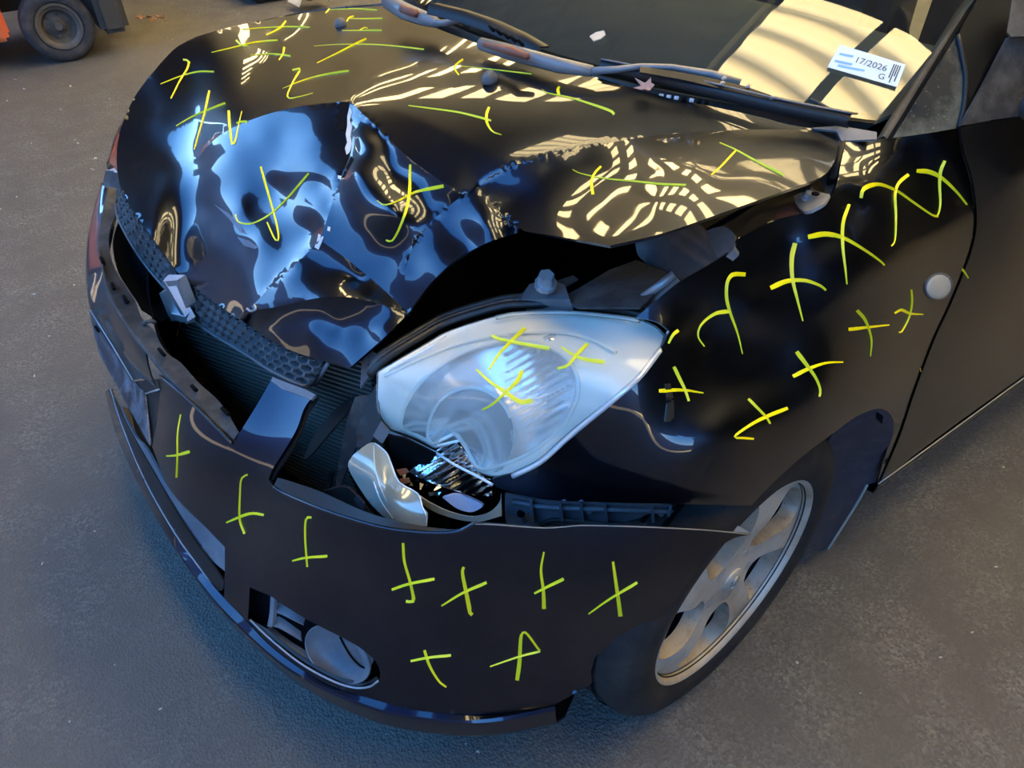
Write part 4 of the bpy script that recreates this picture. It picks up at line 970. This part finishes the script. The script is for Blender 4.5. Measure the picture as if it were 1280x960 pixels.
me = bpy.data.meshes.new('mirror_housing'); bm.to_mesh(me); bm.free(); me.materials.append(PAINT); link(bpy.data.objects.new('mirror_housing', me), CAR)
tube('mirror_arm', [(.765,.50,.965), (.83,.48,.975), (.87,.47,.985)], .022, BPLAST, CAR, 10)
shard('mirror_top_trim', [(1259,40),(1265,0),(1330,-20),(1330,44),(1264,46)], (1262,46,'X',.715), (1330,40,'X',.76), (1290,-10,'X',.70), DPLAST)
# side repeater on the fender
rp = panel('side_repeater', ell(1173,358,17,15,-40), Off(FEN, -.003, lambda x, y: -.010*np.maximum(0, 1-ellf(x, y, 1173, 358, 17, 15, -40)**2)**.5), mat('repeater_lens', (.72, .66, .55), .2, 0, .8), CAR, 3, th=.003)
tube('repeater_rim', Off(FEN, -.002).Q(np.vstack([ell(1173,358,17,15,-40), ell(1173,358,17,15,-40)[:1]])), .002, BPLAST, rp, 6)
# washer jets on the bonnet
for (x, y, s_) in ((612,103,1.0), (426,33,1.0)):
    c = HOOD.P(x, y, .0)[0]
    bm = bmesh.new(); bmesh.ops.create_uvsphere(bm, u_segments=18, v_segments=12, radius=.011)
    for v in bm.verts: v.co = Vector((v.co.x*.9, v.co.y*1.25, max(v.co.z, -.004)*1.3))+Vector(c)+Vector((0, 0, .004))
    for f in bm.faces: f.smooth = True
    me = bpy.data.meshes.new('washer_jet'); bm.to_mesh(me); bm.free(); me.materials.append(BPLAST); link(bpy.data.objects.new('washer_jet', me), hood)
# torn paint along the central crease
def chip(name, px, m, off=.0012):
    return panel(name, np.array(px, float), Off(HOOD, -off), m, hood, 4, th=.001)
chip('primer_tear', [(437,133),(440,140),(437,150),(440,158),(438,170),(440,180),(437,190),(433,193),(431,185),(434,178),(432,168),(434,158),(434,145)], PRIMER)
chip('bare_tear', [(425,128),(436,128),(434,145),(432,162),(425,163),(419,156),(423,151),(418,145),(424,140),(420,134)], VOID)
chip('primer_tear', [(398,292),(404,296),(402,303),(398,312),(393,309),(396,302)], PRIMER)
chip('primer_tear', [(439,195),(442,199),(438,207),(434,214),(430,222),(427,222),(432,210),(436,203)], VOID)
chip('primer_tear', [(422,219),(427,220),(426,224),(422,223)], PRIMER)
chip('primer_tear', [(410,283),(413,284),(412,289),(409,288)], PRIMER)
tube('fold_edge', Off(HOOD, -.001).Q(cr([(309,386),(314,389),(320,386),(318,381)], 4)), .0022, STEEL, hood, 6)
chip('scratch', [(267,255),(285,266),(300,280),(308,293),(300,290),(285,272)], mat('scratch_paint', (.09, .11, .16), .35), .0008)
chip('scratch', [(296,296),(310,300),(323,309),(318,311),(305,307)], mat('scratch_paint_2', (.10, .12, .17), .35), .0008)
# tape flag on the fender
chipf = lambda nm, px, m: panel(nm, np.array(px, float), Off(FEN, -.0012), m, fender, 4, th=.0008)
chipf('torn_foil', [(831,480),(838,479),(842,498),(843,522),(838,527),(831,527),(834,505)], CHROME)
chipf('torn_foil', [(832,497),(842,497),(843,503),(833,504)], VOID)

# wipers
def wp(px, py, off=.0): return ws_pt(px, py, off)
wi = empty('wiper'); wi.parent = CAR
ARM = mat('wiper_arm', (.22, .22, .23), .4, .2)
tube('arm', [at(602,55,'Z',.992), at(640,66,'Z',.998), at(700,82,'Z',1.0), at(740,89,'Z',1.0)], [.010,.012,.011,.008], ARM, wi, 10)
tube('arm_rod', [at(738,89,'Z',1.0), at(770,87,'Z',1.003), at(800,83,'Z',1.008), at(840,84,'Z',1.006), at(890,93,'Z',1.0), at(925,104,'Z',.992)], [.006,.005,.0045,.0045,.006,.006], ARM, wi, 8)
tube('arm_cap', [at(605,56,'Z',1.003), at(640,64,'Z',1.011), at(660,71,'Z',1.008)], [.004,.007,.005], mat('arm_orange_reflection', (.3, .09, .05), .5), wi, 8)  # orange base colour paints in a warm reflection on the arm
bl = [at(755,84,'Z',.995), at(830,99,'Z',.994), at(900,116,'Z',.988), at(980,135,'Z',.976), at(1066,152,'Z',.962)]
loft('blade', [np.array(bl)+np.array([0,.008,.010]), np.array(bl)+np.array([0,-.006,.012]), np.array(bl)+np.array([0,-.014,.0]), np.array(bl)+np.array([0,-.006,-.008])], BLACK, wi, 40, th=.002)
tube('blade_edge', cr(np.array(bl)+np.array([0,-.007,.013]), 5), .0014, ARM, wi, 5)
loft('blade_frame', [cr(np.array([at(800,83,'Z',1.012), at(860,92,'Z',1.01), at(925,106,'Z',1.0), at(985,127,'Z',.985)]), 4), cr(np.array([at(800,90,'Z',1.008), at(860,101,'Z',1.003), at(925,117,'Z',.992), at(985,131,'Z',.98)]), 4)], BLACK, wi, 24, th=.004)
for k, q in enumerate(((905,98,'Z',1.008), (903,104,'Z',1.004), (935,108,'Z',.999), (965,122,'Z',.99))):
    bolt('rivet', at(*q), (0, -.5, 1), .0028, .002, STEEL, wi)
tube('blade_tip', [at(1012,124,'Z',.978), at(1030,133,'Z',.972), at(1052,146,'Z',.966)], .0028, DPLAST, wi, 6)
w2 = empty('wiper'); w2.parent = CAR
tube('arm', [at(486,2,'Z',.985), at(505,14,'Z',.985), at(530,23,'Z',.99), at(545,28,'Z',.995)], [.016,.016,.013,.009], ARM, w2, 10)
tube('arm_cap', [at(503,11,'Z',.998), at(520,17,'Z',1.0)], [.008,.007], bpy.data.materials['arm_orange_reflection'], w2, 8)  # same painted orange reflection on the second arm
tube('arm_rod', [at(543,28,'Z',.998), at(556,29,'Z',1.0), at(574,24,'Z',1.01), at(592,20,'Z',1.02)], .0055, ARM, w2, 8)
b2_ = np.array([at(542,13,'Z',1.03), at(580,22,'Z',1.025), at(620,36,'Z',1.015), at(655,52,'Z',1.0), at(680,67,'Z',.99)])
loft('blade', [b2_+np.array([0,.010,.010]), b2_+np.array([0,-.008,.012]), b2_+np.array([0,-.014,-.004])], BLACK, w2, 30, th=.003)
for k in range(5):
    a = at(612+k*9, 33+k*4.4, 'Z', 1.03-k*.004); tube('blade_slot', [a, a+np.array([.018, -.004, -.002])], .003, VOID, w2, 6)
# cabin: dashboard, steering wheel, seats
DASH = mat('dashboard', (.17, .18, .155), .7); CAB = mat('cabin_trim', (.025, .027, .026), .8)
db0 = wb_*np.array([.96,1,1])+np.array([0,.03,-.02])
loft('dashboard', [db0, db0*np.array([1,1,1])+np.array([0,.20,.012]), np.stack([xs*.96, .52+0*xs, .98+0*xs], -1), np.stack([xs*.96, .60+0*xs, .95+0*xs], -1), np.stack([xs*.96, .62+0*xs, .60+0*xs], -1)], DASH, CAR, 40, cross=3, th=.006)
boxes('cabin_floor', [((0, 1.5, .34), (1.36, 2.3, .04)), ((0, .60, .62), (1.3, .03, .56))], CAB, CAR)
sw = empty('steering_wheel', (-.33, .80, .93)); sw.parent = CAR; sw.rotation_euler = (math.radians(62), 0, 0)
tube('wheel_rim', [(.185*math.cos(a), .185*math.sin(a), 0) for a in np.linspace(0, 2*math.pi, 49)], .016, BPLAST, sw, 10, False)
for a in (0, math.pi, -math.pi/2): tube('wheel_spoke', [(0, 0, -.02), (.18*math.cos(a), .18*math.sin(a), 0)], .014, BPLAST, sw, 8)
box('wheel_boss', (0, 0, -.015), (.13, .10, .05), CAB, sw, bev=.015)
for x in (-.33, .33):
    st = empty('seat', (x, 1.25, .35)); st.parent = CAR
    box('seat_cushion', (0, 0, .16), (.48, .48, .16), CAB, st, bev=.05); box('seat_back', (0, .33, .50), (.46, .14, .62), CAB, st, Matrix.Rotation(math.radians(-15), 3, 'X'), .05); box('headrest', (0, .44, .90), (.24, .09, .17), CAB, st, bev=.03)
# sticker inside the screen
stk = [(1050,56),(1132,81),(1121,109),(1034,84)]
sp = np.array([ws_pt(x, y, .002) for x, y in stk])
STK = mat('sticker_paper', (.78, .88, .90), .5)
sk = mesh_obj('registration_sticker', sp, [(0, 1, 2, 3)], STK, ws, False); solid(sk, .0006)
def on_stk(u, v, off=.0012):
    a = sp[0]*(1-u)+sp[1]*u; b = sp[3]*(1-u)+sp[2]*u; p = a*(1-v)+b*v; return p+(CAM-p)/np.linalg.norm(CAM-p)*off
def text_on(name, s, u0, v0, h, m, par, fn, asp, vert=False):
    c = bpy.data.curves.new(name, 'FONT'); c.body = s; c.size = 1; c.resolution_u = 3
    o = bpy.data.objects.new(name, c); COL.objects.link(o); bpy.context.view_layer.update()
    me = bpy.data.meshes.new_from_object(o); bpy.data.objects.remove(o); bpy.data.curves.remove(c)
    for v in me.vertices:
        x, y = v.co.x*h, v.co.y*h
        v.co = Vector(fn(u0+(y if vert else x)/asp, v0+(x if vert else -y)))
    me.materials.append(m); return link(bpy.data.objects.new(name, me), par)
INK = mat('sticker_ink', (.05, .07, .09), .6); INKB = mat('sticker_blue', (.2, .5, .75), .6)
asp = np.linalg.norm(sp[1]-sp[0])/np.linalg.norm(sp[3]-sp[0])
text_on('sticker_text', '17/2026', .30, .50, .36, INK, ws, on_stk, asp)
text_on('sticker_text', 'G', .70, .86, .34, INK, ws, on_stk, asp)
for k, wd in enumerate((.62, .8, .5, .7)):
    flat('sticker_barcode', [on_stk(.84+.03*k, .10), on_stk(.858+.03*k, .10), on_stk(.858+.03*k, .10+wd), on_stk(.84+.03*k, .10+wd)], INK, ws, 0)
for (u, v, w_) in ((.06,.30,.2),(.05,.62,.25),(.12,.76,.3),(.34,.72,.16)):
    flat('sticker_line', [on_stk(u, v), on_stk(u+w_, v-.05), on_stk(u+w_, v+.03), on_stk(u, v+.09)], INKB, ws, 0)
# bird dropping on the glass
dp = np.array([ws_pt(x, y, .002) for x, y in ((737,45),(745,40),(755,38),(757,43),(751,48),(742,51))])
flat('dropping_splash', dp, mat('dropping', (.7, .58, .45), .8), ws, .002)
# far side, roof and rear of the body, closed off behind the frame
xr = np.linspace(-.575, .590, 25)
loft('roof', [even(wt_, 25), np.stack([xr, 1.35+0*xr, 1.47-.06*(xr/.59)**2], -1), np.stack([xr*.97, 2.1+0*xr, 1.45-.06*(xr/.59)**2], -1), np.stack([xr*.95, 2.75+0*xr, 1.32-.04*(xr/.59)**2], -1)], PAINT, CAR, 25, cross=4, th=.01)
ye = lambda x, z, a, b, n=12: np.stack([np.full(n, x), np.linspace(a, b, n), np.full(n, z)], -1)
loft('rear_body', [ye(.80,.24,1.35,2.95), ye(.82,.55,1.35,2.98), ye(.80,.80,1.35,2.95), ye(.74,.96,1.35,2.9)], PAINT, CAR, 14, cross=3, th=.005)
loft('rear_window', [ye(.73,.97,.62,2.85), ye(.60,1.38,1.0,2.6)], GLASS, CAR, 14)
loft('side_window', [ye(-.71,.97,.62,2.85), ye(-.58,1.38,1.0,2.6)], GLASS, CAR, 14)
loft('far_side_body', [ye(-.80,.24,.38,2.95), ye(-.82,.55,.38,2.98), ye(-.80,.80,.38,2.95), ye(-.72,.96,.38,2.9)], PAINT, CAR, 14, cross=3, th=.005)
hx = HOOD.Q(cr([(490,6),(400,14),(315,30),(270,41),(229,57),(184,103),(152,168),(149,215)], 5), -.006)
lowr = np.stack([np.full(len(hx), -.80), hx[:, 1], np.full(len(hx), .68)], -1); lowr[:, 2] = np.minimum(lowr[:, 2], hx[:, 2]-.04); lowr[:, 0] = np.minimum(-.80+.25*np.clip((-.30-hx[:, 1])/.25, 0, 1)**1.5, hx[:, 0]-.01)
loft('far_fender', [hx, hx*.6+lowr*.4+np.array([-.03,0,.01]), lowr], PAINT, CAR, 40, cross=3, th=.004)
loft('tailgate', [np.stack([xr*1.3, 2.96+0*xr, .3+0*xr], -1), np.stack([xr*1.3, 2.99+0*xr, .7+0*xr], -1), np.stack([xr*1.2, 2.92+0*xr, .97+0*xr], -1), np.stack([xr*.95, 2.75+0*xr, 1.32+0*xr], -1)], PAINT, CAR, 20, cross=3, th=.005)
# sliver of the far headlight and bumper corner
shard('far_headlight', [(147,184),(139,200),(133,214),(146,216)], (147,184,'X',-.62), (133,214,'X',-.66), (146,216,'X',-.58), mat('far_lens', (.75, .74, .66), .2, 0, .8))
shard('bumper_corner', [(132,213),(147,214),(148,236),(128,232)], (132,213,'X',-.66), (147,214,'X',-.58), (128,232,'X',-.66), DPLAST)

# ---------------------------------------------------------------- yellow marker crosses
def Z(ox, oy, s, pts): return [(ox+x*s, oy+y*s) for x, y in pts]
def mark(surf, par, strokes, w=2.3):
    """strokes run from the thick start to the thin end; painted film 0.4 mm thick"""
    V, Fs = [], []
    for st, w0, w1 in strokes:
        c = cr(st, 6); c = even(c, max(6, int(np.linalg.norm(np.diff(c, axis=0), axis=1).sum()/4)))
        P = surf.Q(c, .0010); n = len(P); ww = np.interp(np.linspace(0, 1, n), [0, .12, 1], [w0*.85, w0, w1])*w/FPX
        tang = np.gradient(P, axis=0); dist = np.linalg.norm(P-CAM, axis=1)
        side = np.cross(tang, P-CAM); side /= np.linalg.norm(side, axis=1)[:, None]
        nrm = (CAM-P)/dist[:, None]; h = ww*dist/2
        b = len(V)
        A = P-side*h[:, None]; B = P+side*h[:, None]; T = P+nrm*.0006
        for i in range(n): V += [A[i], T[i], B[i]]
        for i in range(n-1):
            k = b+3*i; Fs += [(k, k+1, k+4, k+3), (k+1, k+2, k+5, k+4)]
    o = mesh_obj('marker_cross', V, Fs, YELLOW, par)
    return o
h1 = lambda p: Z(0, 0, .375, p); h2 = lambda p: Z(400, 0, .375, p); h3 = lambda p: Z(800, 0, .375, p); f1 = lambda p: Z(800, 240, .375, p)
l1 = lambda p: Z(400, 360, .3125, p); c1_ = lambda p: Z(80, 380, .3125, p); c2_ = lambda p: Z(80, 600, .375, p); c3_ = lambda p: Z(500, 600, .375, p)
for ss in (
    [(h1([(610,200),(630,205),(625,230),(600,270),(570,328)]), 1.2, .5), (h1([(714,240),(660,240),(600,255),(535,280)]), 1, .4)],
    [(h1([(700,302),(685,370),(665,440),(648,498)]), 1.4, .6), (h1([(752,345),(700,365),(640,390),(587,420)]), 1.4, .5)],
    [(h1([(765,368),(768,420),(775,480),(785,470),(795,420),(806,370)]), 1.8, .3), (h1([(824,408),(800,408),(788,412)]), 1.8, 1)],
    [(h1([(785,135),(805,152),(825,155)]), 1.4, 1), (h1([(926,135),(850,142),(780,158),(705,175)]), 1.1, .4)],
    [(h1([(1033,92),(960,90),(880,93),(808,98)]), 1, .4), (h1([(955,70),(940,90),(915,105),(888,117)]), 1.4, .6)],
    [(h1([(968,188),(900,180),(835,185)]), 1.2, .3), (h1([(950,157),(945,180),(930,200)]), 1.5, .5)],
    [(h1([(975,235),(1002,232),(980,270),(958,325),(1000,322),(1043,310)]), 1.3, .3), (h1([(1163,237),(1080,250),(1010,268),(942,295)]), 1.3, .3)],
    [(h1([(1222,130),(1180,150),(1120,180),(1057,210)]), 1.3, .5)],
    [(h1([(1100,30),(1095,35),(1085,44)]), 1.1, .5), (h1([(1258,34),(1180,30),(1095,32)]), .8, .3)],
    [(h1([(1180,55),(1165,60),(1157,72)]), 1.1, .8), (h1([(1275,62),(1220,63),(1160,62)]), .8, .3)],
    [(h1([(1272,102),(1200,102),(1140,102)]), .9, .3), (h1([(1225,95),(1215,93),(1200,100)]), .8, .6)],
    [(Z(300,0,.25,[(920,248),(700,225),(500,222),(370,230)]), .9, .2)],
    [(h1([(870,555),(885,610),(905,680),(925,760),(928,800),(915,795),(890,740)]), 1.3, .6), (h1([(1030,578),(960,660),(900,715),(840,745),(795,740),(785,715)]), 1.3, .6)],
    [(h2([(478,198),(455,215),(447,225),(455,240),(463,250)]), 1.2, .7), (h2([(705,247),(580,232),(470,220)]), .7, .3)],
    [(h2([(800,290),(793,300),(797,318)]), 1.7, 1.2), (h2([(980,382),(970,372),(910,350),(830,325),(760,310),(740,298)]), 1.6, .3)],
    [(h2([(570,403),(530,392),(460,375),(370,362),(295,352)]), 1.4, .6), (h2([(565,357),(555,385),(557,410),(575,438),(605,449)]), 1.6, .3)],
    [(h2([(302,548),(300,620),(290,690),(265,760),(240,803),(220,800)]), 1.7, .8), (h2([(412,620),(320,640),(260,670),(215,683),(190,668)]), 1.7, .4)],
    [(h2([(938,555),(915,580),(905,610),(910,648)]), 1.5, 1.3), (h2([(1220,618),(1140,615),(1050,605),(950,595),(870,578),(842,565)]), 1.5, .3)],
    [(h3([(478,585),(400,545),(320,500),(265,475)]), 1.6, .5), (h3([(320,502),(270,555),(238,583)]), 1.2, .9)]):
    mark(HOOD, hood, ss, 2.6)
for ss in (
    [(h3([(735,660),(745,630),(790,615),(850,635),(910,675),(970,715),(995,722)]), 1.7, .7), (h3([(895,580),(860,610),(848,650),(852,720),(850,800),(838,820)]), 1.7, .5)],
    [(h3([(922,570),(960,572),(1000,590),(1050,635),(1090,683)]), 1.6, .7), (h3([(1015,535),(1000,570),(997,620),(1000,680),(990,720),(965,712)]), 1.6, .5)],
    [(f1([(560,150),(620,140),(680,155),(750,195),(800,230),(815,245)]), 2, .7), (f1([(695,40),(675,100),(675,180),(685,260),(690,308)]), 1.9, .5)],
    [(f1([(435,320),(490,297),(550,295),(600,312),(620,328)]), 2, .8), (f1([(517,170),(505,220),(508,290),(525,360),(543,430)]), 2, .5)],
    [(f1([(352,275),(310,275),(290,300),(288,350),(300,400),(325,470),(342,540)]), 1.8, .4), (f1([(300,397),(250,405),(205,440),(193,480),(215,515)]), 1.8, .5)],
    [(f1([(128,460),(110,475),(95,505)]), 1.8, .8)],
    [(f1([(112,583),(130,620),(150,660),(163,697)]), 1.8, 1), (f1([(63,663),(140,660),(212,670)]), 1.7, .5)],
    [(f1([(360,690),(390,720),(420,750),(434,773)]), 1.6, .9), (f1([(493,720),(430,745),(370,775),(315,815),(345,820),(380,823)]), 1.5, .8)],
    [(f1([(522,532),(550,570),(585,620),(600,660),(597,682)]), 1.7, 1), (f1([(510,615),(560,590),(620,570),(678,567)]), 1.6, .5)],
    [(f1([(722,395),(750,430),(770,490),(768,548)]), 1.7, .5), (f1([(695,457),(760,450),(832,443)]), 1.7, .4)],
    [(f1([(903,325),(905,370),(895,420),(870,467),(863,467)]), 1.1, .8), (f1([(848,403),(870,392),(900,405),(945,408)]), 1.3, .4)]):
    mark(FEN, fender, ss, 3.0)
mark(DOOR, bpy.data.objects['door'], [(f1([(1078,172),(1070,220),(1055,280),(1032,345)]), 1.0, .5), (f1([(1047,235),(1075,258),(1095,288)]), 1.3, .6)])
mark(DOOR, bpy.data.objects['door'], [(f1([(880,650),(905,635),(915,590),(930,578),(937,600)]), 1.2, .5)], 1.8)
for ss in ([(l1([(822,160),(780,200),(720,260),(675,328)]), 2.2, .8), (l1([(918,243),(800,222),(720,205),(685,190)]), 2, 1.5)],
    [(l1([(1072,222),(1030,265),(990,310),(950,322)]), 2, 1.2), (l1([(1138,297),(1060,285),(1010,265),(965,235)]), 2, .8)],
    [(l1([(850,450),(800,455),(740,415),(680,375),(625,325)]), 2.2, .9), (l1([(808,330),(790,370),(740,420),(690,465),(648,488)]), 2, .7)]):
    mark(LENS, hl, ss, 2.8)
for ss in ([(c1_([(467,442),(455,520),(455,610),(452,695)]), .7, 1.1), (c1_([(503,590),(450,605),(408,608)]), 1.3, .5)],
    [(c1_([(735,682),(710,700),(705,770),(705,860),(725,918)]), .7, 1.5), (c1_([(800,842),(760,835),(720,845),(648,875)]), 1.6, .6)],
    [(c2_([(825,125),(808,130),(805,190),(812,290)]), 1.1, 1.1), (c2_([(878,252),(810,258),(760,270)]), 1.6, .6)],
    [(c2_([(1130,210),(1135,270),(1155,340),(1165,400),(1140,402)]), 1.2, 1.6), (c2_([(1235,328),(1150,345),(1092,365)]), 1.7, 1.2)],
    [(c3_([(213,290),(208,310),(220,370),(235,440),(243,448)]), 1.3, 2), (c3_([(288,340),(210,375),(138,420)]), 1.8, .6)],
    [(c3_([(480,240),(470,300),(478,370),(480,430)]), .8, 1.6), (c3_([(545,328),(490,355),(447,378)]), 1.8, 1)],
    [(c3_([(710,272),(718,330),(728,400),(735,455)]), 1.1, 1.7), (c3_([(790,340),(700,395),(628,447)]), 1.7, .5)],
    [(c3_([(82,567),(100,620),(130,670),(155,690)]), 1.4, .8), (c3_([(170,583),(100,590),(35,603)]), 1.5, 1)],
    [(c3_([(390,668),(398,610),(410,505),(467,570)]), 1.7, .9), (c3_([(467,570),(400,587),(300,622)]), 1.2, .5)]):
    mark(COV, cover, ss, 3.0)

# ---------------------------------------------------------------- loose things
LEAF = mat('dry_leaf', (.30, .15, .10), .8); LEAF2 = mat('pink_dry_leaf', (.42, .24, .20), .8)
def leaf(name, c, n, size, m, seed):
    r = random.Random(seed); n = np.array(n, float); n /= np.linalg.norm(n); u = np.cross(n, [1, .2, 0]); u /= np.linalg.norm(u); v = np.cross(n, u); V = [np.array(c)+n*.002]; F_ = []
    k = 15
    for i in range(k):
        a = 2*math.pi*i/k; rr = size*(1.0 if i % 3 == 0 else .6)*r.uniform(.55, 1.25)
        V.append(np.array(c)+(u*math.cos(a)*.7+v*math.sin(a))*rr+n*(.002+size*.35*r.random()*(i % 3 == 0)))
    for i in range(k): F_.append((0, 1+i, 1+(i+1) % k))
    return solid(mesh_obj(name, V, F_, m, None, False), .0008)
o = leaf('dry_leaf', at(808,108,'Z',.992), (.2, -.5, .85), .021, LEAF2, 9); o['label'] = 'curled pinkish dry leaf caught beside the windscreen wiper blade'; o['category'] = 'leaf'

ORANGE = dusty(mat('orange_paint', (.95, .17, .05), .35, 0, .6), (.95, .17, .05), (.4, .24, .15), .25, 6)
GREYP = dusty(mat('grey_counterweight', (.06, .055, .05), .6), (.055, .05, .045), (.18, .15, .12), .5, 5)
FL = empty('work_truck', (-4.4, -.3, 0), 'orange and grey work vehicle with a dusty steel wheel, parked beyond the bonnet', 'vehicle')
WX = -4.12
def wbox(name, c, s_, m, bev=.03): return box(name, (c[0]+4.4, c[1]+.3, c[2]), s_, m, FL, bev=bev)
wbox('body', (-4.62, -1.22, .62), (1.0, 1.50, .92), ORANGE, .04)
wbox('step_panel', (-4.22, -1.10, .24), (.22, 1.24, .16), ORANGE, .02)
wbox('mudguard', (-4.50, .075, .40), (.86, .16, .56), GREYP, .03)
wbox('wheel_arch', (-4.62, -.22, .66), (.90, .56, .34), GREYP, .03)
wbox('chassis', (-4.75, -.3, .34), (.6, 1.3, .2), BLACK, .02)
wbox('mast', (-4.6, -2.05, 1.1), (.8, .12, 2.0), BLACK, .02)
wc = at(75,35,'X',WX); fw = empty('wheel', (WX+4.4, wc[1]+.3, .194)); fw.parent = FL; fw.scale = (.74, .74, .74)
TY2 = dusty(mat('dusty_tyre', (.04, .04, .045), .85), (.035, .035, .04), (.12, .10, .09), .6, 15)
lathe('tyre', [(.165,-.02),(.18,.005),(.21,.012),(.24,.006),(.258,-.015),(.262,-.06),(.262,-.13),(.25,-.17),(.17,-.17)], TY2, fw, 48)
HUBM = dusty(mat('dusty_hub', (.12, .10, .09), .6, .3), (.11, .095, .085), (.22, .17, .14), .6, 20)
lathe('rim', [(.172,-.01),(.165,.004),(.150,.002),(.140,-.012),(.125,-.016),(.115,-.05),(.098,-.075),(.06,-.07),(.045,-.055)], HUBM, fw, 40)
lathe('hub', [(.0,-.012),(.028,-.012),(.036,-.022),(.042,-.06)], HUBM, fw, 24)
for k in range(6):
    a = k*math.pi/3+.3; bolt('wheel_nut', (-.068, .08*math.cos(a), .08*math.sin(a)), (1, 0, 0), .010, .018, HUBM, fw)

RED = mat('red_car_paint', (.25, .015, .012), .3, 0, 1)
RC = empty('red_car', (-6.6, 1.1, 0), 'red car seen only along its shaded sill at the top edge', 'car')
box('body', (0, 0, .62), (1.6, 3.6, .72), RED, RC, bev=.14); box('cabin', (0, .2, 1.15), (1.3, 2.0, .5), BLACK, RC, bev=.18)
for x, y in ((.72, -1.1), (.72, 1.2), (-.72, -1.1), (-.72, 1.2)):
    q = empty('wheel', (x, y, .28)); q.parent = RC
    lathe('tyre', [(.17,.03),(.26,.04),(.28,.0),(.28,-.12),(.17,-.12)], TY2, q, 32); lathe('rim', [(0,.025),(.10,.02),(.17,.032)], HUBM, q, 24)
box('sill', (.74, .05, .26), (.06, 1.8, .08), BLACK, RC, bev=.01)
cp = at(388,10,'Z',0)
V = []; rng = random.Random(11)
for j in range(4):
    for i in range(5):
        V.append((cp[0]+(j-1.5)*.07, cp[1]+(i-2)*.06, .02+.10*rng.random()*(0 < i < 4)+.02))
o = solid(mesh_obj('crumpled_paper', V, [(j*5+i, j*5+i+1, j*5+i+6, j*5+i+5) for j in range(3) for i in range(4)], mat('pale_paper', (.6, .52, .4), .8), None, False), .003)
o['label'] = 'crumpled pale paper on the ground beyond the bonnet'; o['category'] = 'litter'
bx = at(350,6,'Z',0); o = box('black_crate', (bx[0]-.35, bx[1]+.1, .12), (.5, .5, .22), BLACK, None, bev=.02); o['label'] = 'black crate standing at the top edge beyond the bonnet'; o['category'] = 'crate'
rng = random.Random(4)
for k in range(9):
    c = at(173+k*4.2+rng.uniform(-1, 1), 23+rng.uniform(-3, 3), 'Z', .004)
    o = leaf('dry_leaf', c, (rng.uniform(-.4, .4), rng.uniform(-.4, .4), 1), .035, LEAF, 20+k)
    o['label'] = 'dry brown leaf in the small heap on the ground beside the work truck'; o['category'] = 'leaf'; o['group'] = 'dry leaves heaped on the ground'
# scattered grit flecks
rng = random.Random(8); GRIT = mat('pale_grit', (.5, .47, .42), .8)
for nm, (xa, xb, ya, yb), cnt_, lb in (('grit', (-4, -.95, -2.4, 3), 150, 'pale flecks of grit scattered over the asphalt behind the car'), ('grit', (-.9, 1.0, -2.2, -.85), 40, 'pale flecks of grit scattered over the asphalt in front of the bumper'), ('grit', (.98, 2.0, -.5, 2.2), 60, 'pale flecks of grit scattered over the asphalt beside the front wheel')):
    V, Fs = [], []
    for k in range(cnt_):
        x, y = rng.uniform(xa, xb), rng.uniform(ya, yb); s_ = rng.uniform(.0015, .0035)*(1+.4*max(0, -x)); a = rng.uniform(0, 6.28); b = len(V)
        for i in range(4): V.append((x+s_*math.cos(a+i*1.57)*(1.5 if i % 2 else .7), y+s_*math.sin(a+i*1.57)*(1.5 if i % 2 else .7), .0015))
        V.append((x, y, .0015+s_)); Fs += [(b+i, b+(i+1) % 4, b+4) for i in range(4)]
    o = mesh_obj(nm, V, Fs, GRIT, None, False); o['kind'] = 'stuff'; o['label'] = lb; o['category'] = 'grit'
